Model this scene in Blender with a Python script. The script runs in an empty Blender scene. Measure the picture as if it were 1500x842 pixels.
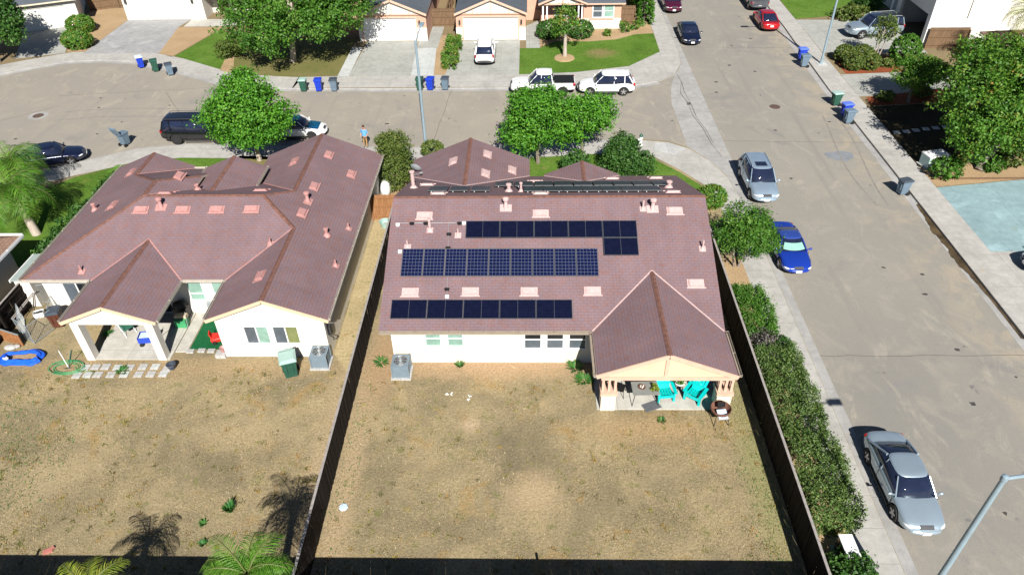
import bpy, bmesh, math, random
import numpy as np
from mathutils import Vector, Matrix
random.seed(7); rng=np.random.default_rng(7)
SC=bpy.context.scene; COL=SC.collection
R=math.radians; PI=math.pi
S=.408                      # roof pitch 5 in 12
ROAD=-.12
ORG={}
# ------------------------------------------------------------------ helpers
class MB:
    def __init__(s): s.v=[]; s.f=[]; s.m=[]; s.uv={}
    def face(s,pts,mi=0,uv=None):
        b=len(s.v); s.v+= [tuple(p) for p in pts]; s.f.append(tuple(range(b,b+len(pts)))); s.m.append(mi)
        if uv: s.uv[len(s.f)-1]=uv
    def solid(s,vs,fs,mi=0):
        b=len(s.v); s.v+=[tuple(p) for p in vs]
        for f in fs: s.f.append(tuple(b+i for i in f)); s.m.append(mi)
    def box(s,x0,x1,y0,y1,z0,z1,mi=0,M=None):
        vs=[Vector(p) for p in ((x0,y0,z0),(x1,y0,z0),(x1,y1,z0),(x0,y1,z0),(x0,y0,z1),(x1,y0,z1),(x1,y1,z1),(x0,y1,z1))]
        if M: vs=[M@p for p in vs]
        s.solid(vs,[(3,2,1,0),(4,5,6,7),(0,1,5,4),(1,2,6,5),(2,3,7,6),(3,0,4,7)],mi)
    def cbox(s,c,d,rz=0,mi=0,rx=0,ry=0):
        M=Matrix.Translation(c)@Matrix.Rotation(rz,4,'Z')@Matrix.Rotation(ry,4,'Y')@Matrix.Rotation(rx,4,'X')
        a,b,e=(q/2 for q in d); s.box(-a,a,-b,b,-e,e,mi,M)
    def bar(s,p,q,w,h,mi=0,up=(0,0,1)):
        p=Vector(p);q=Vector(q);d=(q-p).normalized();u=Vector(up)
        if abs(d.dot(u))>.99: u=Vector((0,1,0))
        r=d.cross(u).normalized()*(w/2); t=r.cross(d).normalized()*(h/2)
        s.solid([p-r-t,p+r-t,p+r+t,p-r+t,q-r-t,q+r-t,q+r+t,q-r+t],[(0,1,2,3),(7,6,5,4),(4,5,1,0),(5,6,2,1),(6,7,3,2),(7,4,0,3)],mi)
    def tube(s,pts,rs,n=8,mi=0,cap=True):
        pts=[Vector(p) for p in pts]; rings=[]
        if not hasattr(rs,'__len__'): rs=[rs]*len(pts)
        b=len(s.v)
        for i,p in enumerate(pts):
            d=(pts[min(i+1,len(pts)-1)]-pts[max(i-1,0)]).normalized()
            u=Vector((0,0,1)) if abs(d.z)<.9 else Vector((1,0,0))
            a=d.cross(u).normalized(); c=d.cross(a)
            for k in range(n):
                t=2*PI*k/n; s.v.append(tuple(p+(a*math.cos(t)+c*math.sin(t))*rs[i]))
        for i in range(len(pts)-1):
            for k in range(n):
                s.f.append((b+i*n+k,b+i*n+(k+1)%n,b+(i+1)*n+(k+1)%n,b+(i+1)*n+k)); s.m.append(mi)
        if cap:
            s.f.append(tuple(b+k for k in range(n))[::-1]); s.m.append(mi)
            s.f.append(tuple(b+(len(pts)-1)*n+k for k in range(n))); s.m.append(mi)
    def lathe(s,prof,c=(0,0,0),n=16,axis='Z',mi=0,rz=0):
        b=len(s.v); c=Vector(c); Rz=Matrix.Rotation(rz,3,'Z')
        for r,h in prof:
            for k in range(n):
                t=2*PI*k/n; x,y=r*math.cos(t),r*math.sin(t)
                p=Vector((x,y,h)) if axis=='Z' else (Vector((x,h,y)) if axis=='Y' else Vector((h,x,y)))
                s.v.append(tuple(c+Rz@p))
        m=len(prof)
        for i in range(m-1):
            for k in range(n):
                s.f.append((b+i*n+k,b+i*n+(k+1)%n,b+(i+1)*n+(k+1)%n,b+(i+1)*n+k)); s.m.append(mi)
        s.f.append(tuple(b+k for k in range(n))[::-1]); s.m.append(mi)
        s.f.append(tuple(b+(m-1)*n+k for k in range(n))); s.m.append(mi)
    def prism(s,pts,z0,z1,mi=0):
        n=len(pts); a=sum(pts[i][0]*pts[(i+1)%n][1]-pts[(i+1)%n][0]*pts[i][1] for i in range(n))
        if a<0: pts=pts[::-1]
        s.solid([(x,y,z0) for x,y in pts]+[(x,y,z1) for x,y in pts],[tuple(range(n))[::-1],tuple(range(n,2*n))]+[(i,(i+1)%n,n+(i+1)%n,n+i) for i in range(n)],mi)
    def wall(s,pts,axis,a0,a1,mi=0):
        """polygon of (horizontal, z) pairs pushed along the other horizontal axis from a0 to a1"""
        n=len(pts); P=(lambda h,z,a:(h,a,z)) if axis=='Y' else (lambda h,z,a:(a,h,z))
        s.solid([P(h,z,a0) for h,z in pts]+[P(h,z,a1) for h,z in pts],[tuple(range(n))[::-1],tuple(range(n,2*n))]+[(i,(i+1)%n,n+(i+1)%n,n+i) for i in range(n)],mi)
    def ell(s,c,r,n=12,m=8,mi=0,rz=0):
        prof=[(max(1e-3,math.sin(PI*i/m)),-math.cos(PI*i/m)) for i in range(m+1)]
        b=len(s.v); s.lathe(prof,(0,0,0),n,'Z',mi); Rz=Matrix.Rotation(rz,3,'Z')
        for i in range(b,len(s.v)):
            x,y,z=s.v[i]; s.v[i]=tuple(Vector(c)+Rz@Vector((x*r[0],y*r[1],z*r[2])))
    def build(s,name,mat,parent=None,smooth=False,local=False,fix=True):
        me=bpy.data.meshes.new(name)
        o=None
        off=Vector((0,0,0)) if (local or parent is None) else ORG.get(parent,Vector((0,0,0)))
        me.from_pydata([(x-off.x,y-off.y,z-off.z) for x,y,z in s.v],[],s.f)
        for m in (mat if isinstance(mat,(list,tuple)) else [mat]): me.materials.append(m)
        me.polygons.foreach_set('material_index',s.m)
        if s.uv:
            ul=me.uv_layers.new(name='UVMap')
            for fi,uv in s.uv.items():
                for li,q in zip(me.polygons[fi].loop_indices,uv): ul.data[li].uv=q
        if fix:
            bm=bmesh.new(); bm.from_mesh(me); bmesh.ops.recalc_face_normals(bm,faces=bm.faces); bm.to_mesh(me); bm.free()
        if smooth:
            me.shade_smooth()
            if smooth!='all': 
                try: me.set_sharp_from_angle(angle=R(40))
                except Exception: pass
        me.update()
        o=bpy.data.objects.new(name,me); COL.objects.link(o)
        if parent: o.parent=parent; ORG[o]=off
        return o
def tag(o,label=None,cat=None,group=None,kind=None):
    if label: o['label']=label
    if cat: o['category']=cat
    if group: o['group']=group
    if kind: o['kind']=kind
    return o
def thing(name,label,cat,loc=(0,0,0),rz=0,group=None):
    o=bpy.data.objects.new(name,None); COL.objects.link(o); o.location=loc; o.rotation_euler=(0,0,rz); o.empty_display_size=.3
    ORG[o]=Vector(loc); return tag(o,label,cat,group)
def copy_tree(o,parent=None):
    c=o.copy(); COL.objects.link(c)
    if parent: c.parent=parent
    for ch in list(o.children): copy_tree(ch,c)
    return c
def place(proto,used,loc,rz,label,group=None):
    o=proto if not used else copy_tree(proto)
    o.location=loc; o.rotation_euler=(0,0,rz); o['label']=label
    if group: o['group']=group
    return o
def sheet(name,pts,z,mat):
    m=MB(); m.face([(x,y,z) for x,y in pts]); o=m.build(name,mat); 
    if o.data.polygons[0].normal.z<0: o.data.flip_normals()
    return tag(o,kind='structure')
# ------------------------------------------------------------------ materials
def nmat(name):
    m=bpy.data.materials.new(name); m.use_nodes=True; nt=m.node_tree; return m,nt,nt.nodes['Principled BSDF']
def N(nt,t,**k):
    n=nt.nodes.new(t)
    for a,b in k.items():
        if a in n.inputs: n.inputs[a].default_value=b
        else: setattr(n,a,b)
    return n
def ramp(nt,fac,stops):
    r=nt.nodes.new('ShaderNodeValToRGB'); e=r.color_ramp.elements
    while len(e)<len(stops): e.new(.5)
    for q,(p,c) in zip(e,stops): q.position=p; q.color=(*c,1)
    nt.links.new(fac,r.inputs['Fac']); return r.outputs['Color']
def mix(nt,f,a,b,mode='MIX'):
    n=nt.nodes.new('ShaderNodeMix'); n.data_type='RGBA'; n.blend_type=mode
    for i,x in ((0,f),(6,a),(7,b)):
        if isinstance(x,(int,float)): n.inputs[i].default_value=x
        elif isinstance(x,tuple): n.inputs[i].default_value=(*x,1)
        else: nt.links.new(x,n.inputs[i])
    return n.outputs[2]
def noise(nt,scale,detail=4,rough=.55,vec=None,dist=0):
    n=N(nt,'ShaderNodeTexNoise',Scale=scale,Detail=detail,Roughness=rough,Distortion=dist)
    if vec is None: vec=coord(nt)
    nt.links.new(vec,n.inputs['Vector']); return n.outputs['Fac']
def coord(nt,kind='Object'):
    for n in nt.nodes:
        if n.type=='TEX_COORD': return n.outputs[kind]
    return nt.nodes.new('ShaderNodeTexCoord').outputs[kind]
def scl(nt,v,s):
    n=nt.nodes.new('ShaderNodeMapping'); n.inputs['Scale'].default_value=s; nt.links.new(v,n.inputs['Vector']); return n.outputs[0]
def bump(nt,b,h,strength,dist=.02):
    n=N(nt,'ShaderNodeBump',Strength=strength,Distance=dist); nt.links.new(h,n.inputs['Height']); nt.links.new(n.outputs[0],b.inputs['Normal'])
def thr(nt,f,lo,hi):
    n=N(nt,'ShaderNodeMapRange'); n.inputs[1].default_value=lo; n.inputs[2].default_value=hi; nt.links.new(f,n.inputs[0]); return n.outputs[0]
def simple(name,c,rough=.6,var=.15,scale=3,metal=0,spec=.4,bmp=0,coat=0):
    m,nt,b=nmat(name); b.inputs['Roughness'].default_value=rough; b.inputs['Metallic'].default_value=metal
    b.inputs['Specular IOR Level'].default_value=spec; b.inputs['Coat Weight'].default_value=coat; b.inputs['Coat Roughness'].default_value=.05
    f=noise(nt,scale,5,.6)
    nt.links.new(ramp(nt,f,[(.3,tuple(x*(1-var) for x in c)),(.7,tuple(min(1,x*(1+var)) for x in c))]),b.inputs['Base Color'])
    if bmp: bump(nt,b,noise(nt,scale*12,3),bmp)
    return m
def m_asphalt():
    m,nt,b=nmat('worn asphalt'); b.inputs['Roughness'].default_value=.9; b.inputs['Specular IOR Level'].default_value=.2
    big=noise(nt,.07,5,.6); mid=noise(nt,.5,5,.65,dist=.6); fine=noise(nt,28,3,.7)
    c=ramp(nt,big,[(.3,(.245,.228,.20)),(.5,(.28,.256,.218)),(.7,(.305,.276,.23))])
    c=mix(nt,thr(nt,mid,.52,.72),c,(.33,.295,.24))
    c=mix(nt,thr(nt,noise(nt,.22,4,.6,dist=1.2),.60,.72),c,(.225,.212,.197))
    st=noise(nt,1,3,.5,scl(nt,coord(nt),(1.4,.05,1))); c=mix(nt,thr(nt,st,.55,.75),c,(.255,.235,.205))
    c=mix(nt,thr(nt,noise(nt,.9,3,.5),.71,.77),c,(.15,.142,.135))
    sw=noise(nt,.55,6,.72,scl(nt,coord(nt),(1,.45,1)),dist=1.5); c=mix(nt,thr(nt,sw,.56,.70),c,(.36,.32,.26)); c=mix(nt,thr(nt,noise(nt,1.1,5,.75,dist=2),.62,.74),c,(.235,.222,.205))
    sx=N(nt,'ShaderNodeSeparateXYZ'); nt.links.new(coord(nt),sx.inputs[0]); c=mix(nt,thr(nt,sx.outputs[0],13.5,15.5),c,mix(nt,1.0,c,(.90,.925,.955),'MULTIPLY'))
    sm=N(nt,'ShaderNodeMath',operation='MULTIPLY'); nt.links.new(thr(nt,sx.outputs[0],20.5,24.2),sm.inputs[0]); nt.links.new(thr(nt,noise(nt,.5,6,.7,dist=1),.46,.62),sm.inputs[1]); c=mix(nt,sm.outputs[0],c,(.335,.29,.225))
    f2=mix(nt,.5,(.5,.5,.5),fine); c=mix(nt,.55,c,f2,'OVERLAY')
    cr=N(nt,'ShaderNodeTexVoronoi',Scale=.07,feature='DISTANCE_TO_EDGE'); w=N(nt,'ShaderNodeTexNoise',Scale=.7,Detail=5)
    nt.links.new(coord(nt),w.inputs['Vector']); va=N(nt,'ShaderNodeVectorMath',operation='MULTIPLY_ADD'); nt.links.new(w.outputs['Color'],va.inputs[0]); va.inputs[1].default_value=(2,2,2); nt.links.new(coord(nt),va.inputs[2]); nt.links.new(va.outputs[0],cr.inputs['Vector'])
    k=thr(nt,cr.outputs['Distance'],.0018,.0); c=mix(nt,k,c,(.235,.22,.195))
    nt.links.new(c,b.inputs['Base Color']); bump(nt,b,fine,.25); return m
def m_concrete(name,c0,joint=1.5,jx=1.5,stain=0):
    m,nt,b=nmat(name); b.inputs['Roughness'].default_value=.85; b.inputs['Specular IOR Level'].default_value=.25
    d=lambda k:tuple(x*k for x in c0)
    c=ramp(nt,noise(nt,.5,5,.65),[(.3,d(.84)),(.5,c0),(.72,d(1.1))])
    c=mix(nt,thr(nt,noise(nt,.8,4,.6,dist=1),.64,.78),c,tuple(a*b for a,b in zip(c0,(1.0,.88,.72))))
    c=mix(nt,.3,c,noise(nt,25,3,.7),'OVERLAY'); c=mix(nt,.35,c,noise(nt,2.2,5,.7),'OVERLAY')
    if stain: c=mix(nt,thr(nt,noise(nt,.33,5,.7,dist=1),.55,.68),c,d(1+stain)); c=mix(nt,thr(nt,noise(nt,.7,5,.7),.62,.75),c,d(1-stain*.7))
    br=N(nt,'ShaderNodeTexBrick',offset=0.0,Scale=1.0); br.inputs['Brick Width'].default_value=jx; br.inputs['Row Height'].default_value=joint; br.inputs['Mortar Size'].default_value=.018; br.inputs['Mortar Smooth'].default_value=.3
    nt.links.new(coord(nt),br.inputs['Vector']); c=mix(nt,br.outputs['Fac'],c,d(.74))
    nt.links.new(c,b.inputs['Base Color']); return m
def m_ground(name,cols,patch,pale,green=.0,gcol=(.1,.13,.03),fs=9,spots=(),specks=None):
    m,nt,b=nmat(name); b.inputs['Roughness'].default_value=.95; b.inputs['Specular IOR Level'].default_value=.1
    big=noise(nt,.28,6,.65,dist=.4); c=ramp(nt,big,[(.28,cols[0]),(.45,cols[1]),(.58,cols[2]),(.75,cols[3])])
    c=mix(nt,thr(nt,noise(nt,.55,4,.6,dist=.8),.58,.74),c,patch)
    c=mix(nt,thr(nt,noise(nt,.35,5,.65,dist=.5),.64,.74),c,pale)
    if green:
        c=mix(nt,thr(nt,noise(nt,1.7,5,.7,dist=.5),.60-green,.72-green*.5),c,gcol)
    for cx,cy,rx,ry,sc in spots:
        mp=nt.nodes.new('ShaderNodeMapping'); mp.inputs['Location'].default_value=(-cx/rx,-cy/ry,0); mp.inputs['Scale'].default_value=(1/rx,1/ry,0); nt.links.new(coord(nt),mp.inputs['Vector'])
        ln=N(nt,'ShaderNodeVectorMath',operation='LENGTH'); nt.links.new(mp.outputs[0],ln.inputs[0]); ad=N(nt,'ShaderNodeMath',operation='MULTIPLY_ADD'); nt.links.new(noise(nt,1.6,5,.7),ad.inputs[0]); ad.inputs[1].default_value=1.6; nt.links.new(ln.outputs['Value'],ad.inputs[2])
        c=mix(nt,thr(nt,ad.outputs[0],2.25,1.2),c,sc)
    if specks: c=mix(nt,thr(nt,noise(nt,6.5,4,.75),.60,.72),c,specks); c=mix(nt,thr(nt,noise(nt,3.1,5,.75,dist=.5),.64,.74),c,tuple(min(1,x*1.5) for x in cols[2]))
    f=noise(nt,fs,4,.8); c=mix(nt,.75,c,f,'OVERLAY'); f3=noise(nt,fs*3.3,2,.8); c=mix(nt,.5,c,f3,'OVERLAY')
    nt.links.new(c,b.inputs['Base Color']); bump(nt,b,f,.8,.05); return m
def m_shingle(name,ca,cb,cc,dark):
    m,nt,b=nmat(name); b.inputs['Roughness'].default_value=.85; b.inputs['Specular IOR Level'].default_value=.2
    uv=coord(nt,'UV'); br=N(nt,'ShaderNodeTexBrick',offset=.5,Scale=1.0); br.inputs['Brick Width'].default_value=.32; br.inputs['Row Height'].default_value=.155
    br.inputs['Mortar Size'].default_value=.009; br.inputs['Mortar Smooth'].default_value=.2; br.inputs['Color1'].default_value=(0,0,0,1); br.inputs['Color2'].default_value=(1,1,1,1); br.inputs['Mortar'].default_value=(.3,.3,.3,1)
    wob=N(nt,'ShaderNodeTexNoise',Scale=1.5,Detail=2); nt.links.new(uv,wob.inputs['Vector'])
    va=N(nt,'ShaderNodeVectorMath',operation='MULTIPLY_ADD'); nt.links.new(wob.outputs['Color'],va.inputs[0]); va.inputs[1].default_value=(.03,.03,0); nt.links.new(uv,va.inputs[2]); nt.links.new(va.outputs[0],br.inputs['Vector'])
    blk=noise(nt,3.2,2,.6,scl(nt,uv,(1,2.2,1)))
    t=N(nt,'ShaderNodeMath',operation='MULTIPLY_ADD'); sep=N(nt,'ShaderNodeSeparateColor'); nt.links.new(br.outputs['Color'],sep.inputs[0]); nt.links.new(sep.outputs[0],t.inputs[0]); t.inputs[1].default_value=.26
    h=N(nt,'ShaderNodeMath',operation='MULTIPLY'); nt.links.new(blk,h.inputs[0]); h.inputs[1].default_value=.80; nt.links.new(h.outputs[0],t.inputs[2])
    c=ramp(nt,t.outputs[0],[(.22,ca),(.42,cb),(.62,cc),(.78,cb)])
    c=mix(nt,br.outputs['Fac'],c,dark); c=mix(nt,.28,c,noise(nt,.45,4,.65),'OVERLAY'); c=mix(nt,.16,c,noise(nt,1,4,.65,scl(nt,uv,(1.6,.22,1))),'OVERLAY'); c=mix(nt,thr(nt,noise(nt,2.6,3,.6,scl(nt,uv,(1,2,1))),.60,.72),c,cc); c=mix(nt,thr(nt,noise(nt,2.1,3,.6,scl(nt,uv,(1.3,2,1))),.62,.75),c,ca); c=mix(nt,.35,c,noise(nt,40,2,.7),'OVERLAY')
    nt.links.new(c,b.inputs['Base Color']); bump(nt,b,br.outputs['Fac'],-.25,.015); return m
def m_leaf(name,stops,trans=.25):
    m,nt,b=nmat(name); b.inputs['Roughness'].default_value=.55; b.inputs['Specular IOR Level'].default_value=.35
    a=N(nt,'ShaderNodeAttribute',attribute_name='var'); c=ramp(nt,a.outputs['Fac'],stops); nt.links.new(c,b.inputs['Base Color'])
    t=N(nt,'ShaderNodeBsdfTranslucent'); nt.links.new(mix(nt,1.0,c,(1.3,1.4,.5),'MULTIPLY'),t.inputs['Color'])
    ms=N(nt,'ShaderNodeMixShader'); ms.inputs[0].default_value=trans; out=nt.nodes['Material Output']
    nt.links.new(b.outputs[0],ms.inputs[1]); nt.links.new(t.outputs[0],ms.inputs[2]); nt.links.new(ms.outputs[0],out.inputs['Surface']); return m
def m_wood(name,ca,cb):
    m,nt,b=nmat(name); b.inputs['Roughness'].default_value=.85; b.inputs['Specular IOR Level'].default_value=.15
    f=noise(nt,2.2,4,.7,scl(nt,coord(nt),(6,6,.5))); c=ramp(nt,f,[(.3,ca),(.7,cb)]); nt.links.new(c,b.inputs['Base Color']); return m
def m_cells(name,base,line,nx,ny,lw,rough=.12):
    m,nt,b=nmat(name); b.inputs['Roughness'].default_value=rough; b.inputs['Specular IOR Level'].default_value=.35
    br=N(nt,'ShaderNodeTexBrick',offset=0.0,Scale=1.0); br.inputs['Brick Width'].default_value=1/nx; br.inputs['Row Height'].default_value=1/ny; br.inputs['Mortar Size'].default_value=lw; br.inputs['Mortar Smooth'].default_value=.1
    nt.links.new(coord(nt,'UV'),br.inputs['Vector'])
    f=noise(nt,4,3,.6); c=ramp(nt,f,[(.3,tuple(x*.8 for x in base)),(.7,tuple(x*1.25 for x in base))])
    nt.links.new(mix(nt,br.outputs['Fac'],c,line),b.inputs['Base Color']); return m
def paint(name,c,metal=0,rough=.25): return simple(name,c,rough,.06,1.2,metal,.5,0,1)
def glass(name,c,rough=.06): return simple(name,c,rough,.25,1.5,0,.6)
M={}
M['asphalt']=m_asphalt()
M['walk']=m_concrete('sidewalk concrete',(.385,.375,.35),1.5,3.0)
M['gutter']=m_concrete('gutter concrete',(.33,.325,.315),6,20)
M['drive']=m_concrete('driveway concrete',(.34,.345,.32),2.6,2.6)
M['drive_pale']=m_concrete('pale new concrete',(.46,.48,.47),3,3)
M['drive_stain']=m_concrete('oil stained concrete',(.31,.31,.31),3.2,3.2,.3)
M['drive_blue']=m_concrete('blue grey painted concrete',(.225,.325,.345),6,6,.35)
M['patio']=m_concrete('patio concrete',(.46,.445,.40),2.2,2.0)
M['stone']=m_concrete('pale paving stone',(.42,.42,.41),5,5)
M['yard']=m_ground('dry weedy yard',[(.17,.142,.088),(.245,.20,.12),(.325,.26,.15),(.415,.325,.19)],(.32,.21,.085),(.44,.34,.20),.03,(.17,.17,.065),9,((.1,18.0,1.1,.95,(.395,.30,.18)),(-1.8,25.5,5.4,1.0,(.40,.275,.165)),(-8.9,20,.6,9,(.36,.28,.17)),(-7.6,19,.5,8,(.37,.28,.17)),(9.6,20.5,.7,7,(.25,.235,.11)),(-16,25.2,9,.7,(.33,.245,.14)),(-2.6,21.6,.4,.35,(.45,.34,.22)),(-12.8,21,2,.9,(.36,.285,.165)),(-20,19,2.2,1.1,(.345,.275,.16)),(5.6,21.4,3.2,.8,(.36,.26,.14)),(-7.2,25.6,.8,2.4,(.36,.245,.14))),(.10,.085,.05))
M['dirt']=m_ground('bare tan dirt',[(.32,.225,.13),(.37,.26,.15),(.41,.29,.17),(.45,.33,.20)],(.34,.225,.12),(.47,.36,.23),0,fs=12)
M['lawn']=m_ground('green lawn',[(.06,.12,.016),(.08,.155,.02),(.10,.18,.027),(.13,.19,.036)],(.12,.165,.03),(.18,.17,.055),.04,(.045,.12,.014),5,((6.6,66.4,1.3,1.0,(.20,.17,.07)),),(.04,.12,.012))
M['drylawn']=m_ground('half dry lawn',[(.12,.125,.04),(.15,.145,.05),(.17,.155,.06),(.2,.17,.075)],(.10,.13,.035),(.24,.18,.09),0,fs=10)
M['straw']=m_ground('straw covered dirt',[(.33,.265,.145),(.39,.31,.17),(.43,.345,.195),(.47,.38,.22)],(.34,.24,.11),(.5,.42,.27),.03,(.2,.21,.07),8); M['mulch']=m_ground('red bark mulch',[(.17,.05,.025),(.22,.065,.03),(.26,.075,.035),(.2,.06,.03)],(.14,.045,.025),(.3,.12,.06),0,fs=14)
M['base']=m_ground('bare ground',[(.2,.155,.09),(.22,.17,.1),(.24,.18,.1),(.26,.2,.12)],(.2,.14,.07),(.3,.22,.13),0)
M['turf']=m_ground('artificial turf',[(.01,.09,.03),(.012,.11,.04),(.014,.12,.045),(.016,.13,.05)],(.012,.1,.035),(.02,.13,.06),0,fs=14)
M['wet']=simple('wet brown gutter water',(.085,.060,.034),.35,.45,1.6)
M['shingle']=m_shingle('brown asphalt shingle',(.190,.103,.098),(.202,.125,.126),(.182,.132,.150),(.134,.085,.088))
M['shingle_blue']=m_shingle('blue grey shingle',(.075,.085,.10),(.105,.12,.14),(.09,.105,.125),(.04,.045,.055))
M['shingle_tan']=m_shingle('tan brown tile',(.19,.115,.08),(.24,.15,.11),(.28,.18,.13),(.08,.05,.04))
M['ridge']=simple('rust brown ridge shingle',(.165,.078,.058),.85,.3,5)
M['pinkmetal']=simple('pale pink vent metal',(.43,.225,.21),.55,.18,9)
M['palepink']=simple('pale rose painted metal',(.52,.37,.355),.55,.15,9)
M['stucco']=simple('white stucco',(.71,.675,.61),.9,.05,2,bmp=.15)
M['cream']=simple('cream stucco',(.70,.625,.51),.9,.06,2,bmp=.15)
M['peach']=simple('peach stucco',(.58,.33,.24),.9,.06,2,bmp=.15)
M['peachtrim']=simple('peach trim board',(.60,.40,.30),.7,.08,3)
M['tan']=simple('tan trim board',(.62,.47,.32),.7,.08,3)
M['fascia']=simple('cream fascia',(.62,.55,.42),.6,.08,3)
M['gutterm']=simple('taupe gutter metal',(.30,.25,.20),.45,.12,4); M['eave']=simple('brown eave edge',(.22,.16,.13),.7,.15,4)
M['white']=simple('white painted metal',(.80,.80,.79),.5,.05,3)
M['whiteframe']=simple('white vinyl frame',(.74,.75,.74),.5,.05,3)
M['win']=glass('dark window glass',(.015,.018,.022)); M['wing']=glass('green curtain window',(.22,.36,.30),.15); M['winy']=glass('olive curtain window',(.20,.22,.09),.15); M['winq']=glass('grey blue window',(.09,.11,.13),.1)
M['dkdoor']=simple('dark red brown door',(.09,.03,.03),.5,.2,4)
M['fence']=m_wood('dark stained fence wood',(.010,.008,.007),(.026,.02,.017)); M['fencecap']=simple('weathered fence cap',(.30,.275,.255),.85,.2,5)
M['fencebrown']=m_wood('brown fence wood',(.11,.07,.04),(.22,.14,.085)); M['gate']=m_wood('orange brown gate wood',(.20,.085,.035),(.36,.19,.09))
M['bark']=m_wood('grey brown bark',(.12,.10,.08),(.28,.24,.20)); M['barkpale']=m_wood('pale bark',(.3,.25,.2),(.48,.42,.36))
M['metal']=simple('grey galvanised metal',(.36,.40,.42),.42,.1,4,.35); M['lampm']=simple('blue grey painted steel',(.27,.36,.42),.4,.08,3,.2)
M['black']=simple('black plastic',(.012,.012,.013),.5,.3,5); M['dark']=simple('dark grey plastic',(.04,.04,.042),.55,.2,5)
M['tyre']=simple('black tyre rubber',(.016,.016,.016),.8,.2,6); M['rim']=simple('silver alloy',(.5,.5,.51),.3,.08,5,.7); M['rimdark']=simple('dark alloy',(.05,.05,.055),.35,.1,5,.5)
M['carglass']=glass('dark car glass',(.014,.020,.045),.04); M['lens']=glass('clear lamp lens',(.55,.57,.58),.08); M['red_lens']=glass('red lamp lens',(.35,.012,.012),.12); M['plate']=simple('white number plate',(.75,.75,.73),.5,.05,3)  # car glass base tinted blue for the sky reflected in it
M['chrome']=simple('chrome',(.6,.6,.61),.15,.05,3,.9)
M['cell']=m_cells('black solar cells',(.0045,.006,.02),(.008,.010,.03),12,6,.004); M['cellgrid']=m_cells('gridded solar cells',(.005,.008,.040),(.12,.14,.19),6,8,.005)
M['panelframe']=simple('black panel frame',(.085,.09,.10),.4,.15,4,.3); M['panelframe2']=simple('grey panel frame',(.16,.17,.19),.4,.1,4,.5)
M['bin_green']=simple('green bin plastic',(.022,.085,.058),.5,.12,3); M['bin_blue']=simple('blue bin plastic',(.012,.045,.45),.45,.12,3); M['bin_grey']=simple('blue grey bin plastic',(.125,.18,.235),.5,.12,3); M['bin_lidpale']=simple('pale green lid',(.32,.46,.42),.5,.1,3); M['lid_dark']=simple('dark slate lid',(.05,.065,.085),.5,.1,3); M['lid_blue']=simple('sunbleached blue lid',(.10,.17,.62),.45,.1,3); M['binbrown']=simple('brown bin plastic',(.10,.035,.022),.5,.15,3)
M['turq']=simple('turquoise plastic',(.0,.52,.50),.45,.06,3); M['tile']=simple('grey tabletop',(.23,.235,.22),.4,.12,4); M['mat']=simple('grey door mat',(.13,.135,.14),.9,.15,8)
M['poolblue']=simple('bright blue pool vinyl',(.015,.11,.72),.35,.2,4); M['hose']=simple('green hose',(.05,.30,.12),.5,.15,4); M['redp']=simple('bright red plastic',(.62,.03,.02),.4,.1,3); M['greenfab']=simple('dark green canvas',(.03,.13,.09),.8,.15,4); M['bluefab']=simple('blue canvas',(.02,.06,.42),.8,.15,4); M['palecloth']=simple('pale blue cloth',(.5,.62,.75),.9,.1,6)
M['terra']=simple('brown wicker',(.16,.075,.05),.8,.35,14); M['potblue']=simple('dark slate pot',(.05,.06,.085),.5,.15,4); M['tarp']=simple('blue tarp',(.02,.05,.14),.6,.3,3)
M['skin']=simple('skin',(.45,.25,.17),.6,.08,5); M['shirt']=simple('blue shirt',(.12,.33,.62),.85,.12,6); M['khaki']=simple('khaki trousers',(.36,.22,.09),.85,.12,6); M['hair']=simple('brown hair',(.06,.035,.02),.7,.2,8)
M['rusty']=simple('rusty orange metal',(.30,.13,.05),.8,.35,5)
G=lambda a,b,c,d:[(.0,a),(.35,b),(.7,c),(1.,d)]
M['leaf_bright']=m_leaf('bright green foliage',G((0.032,0.120,0.010),(0.065,0.216,0.014),(0.102,0.288,0.022),(0.181,0.368,0.048)))
M['leaf_mid']=m_leaf('mid green foliage',G((0.026,0.080,0.010),(0.051,0.152,0.014),(0.087,0.216,0.022),(0.174,0.280,0.054)))
M['leaf_dark']=m_leaf('deep green foliage',G((0.020,0.064,0.012),(0.038,0.112,0.019),(0.065,0.160,0.026),(0.123,0.224,0.054)))
M['leaf_olive']=m_leaf('olive foliage',G((0.043,0.072,0.014),(0.080,0.128,0.022),(0.123,0.176,0.034),(0.246,0.240,0.072)))
M['leaf_shrub']=m_leaf('grey green hedge foliage',G((0.032,0.072,0.017),(0.072,0.136,0.026),(0.123,0.200,0.048),(0.246,0.304,0.102)))
M['leaf_rust']=m_leaf('rust tipped foliage',G((0.043,0.120,0.014),(0.072,0.192,0.022),(0.123,0.240,0.030),(0.406,0.240,0.060)))
M['leaf_dead']=m_leaf('dry grey twigs',G((0.070,0.063,0.055),(0.112,0.101,0.091),(0.154,0.140,0.124),(0.210,0.189,0.163)),.05)
M['leaf_palm']=m_leaf('palm foliage',G((0.043,0.136,0.012),(0.087,0.224,0.018),(0.145,0.304,0.030),(0.290,0.352,0.072)),.3)
M['leaf_palmy']=m_leaf('yellowing palm foliage',G((0.102,0.176,0.018),(0.174,0.256,0.024),(0.290,0.336,0.042),(0.435,0.384,0.084)),.3)
M['grassdry']=m_leaf('dry grass blades',[(0,(.20,.165,.10)),(.35,(.30,.245,.15)),(.62,(.39,.315,.19)),(.84,(.50,.41,.25)),(.93,(.42,.25,.08)),(1,(.19,.24,.06))],.1)
M['weed']=m_leaf('green weeds',G((.02,.10,.02),(.035,.17,.04),(.07,.19,.03),(.15,.2,.05)),.2)
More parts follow.
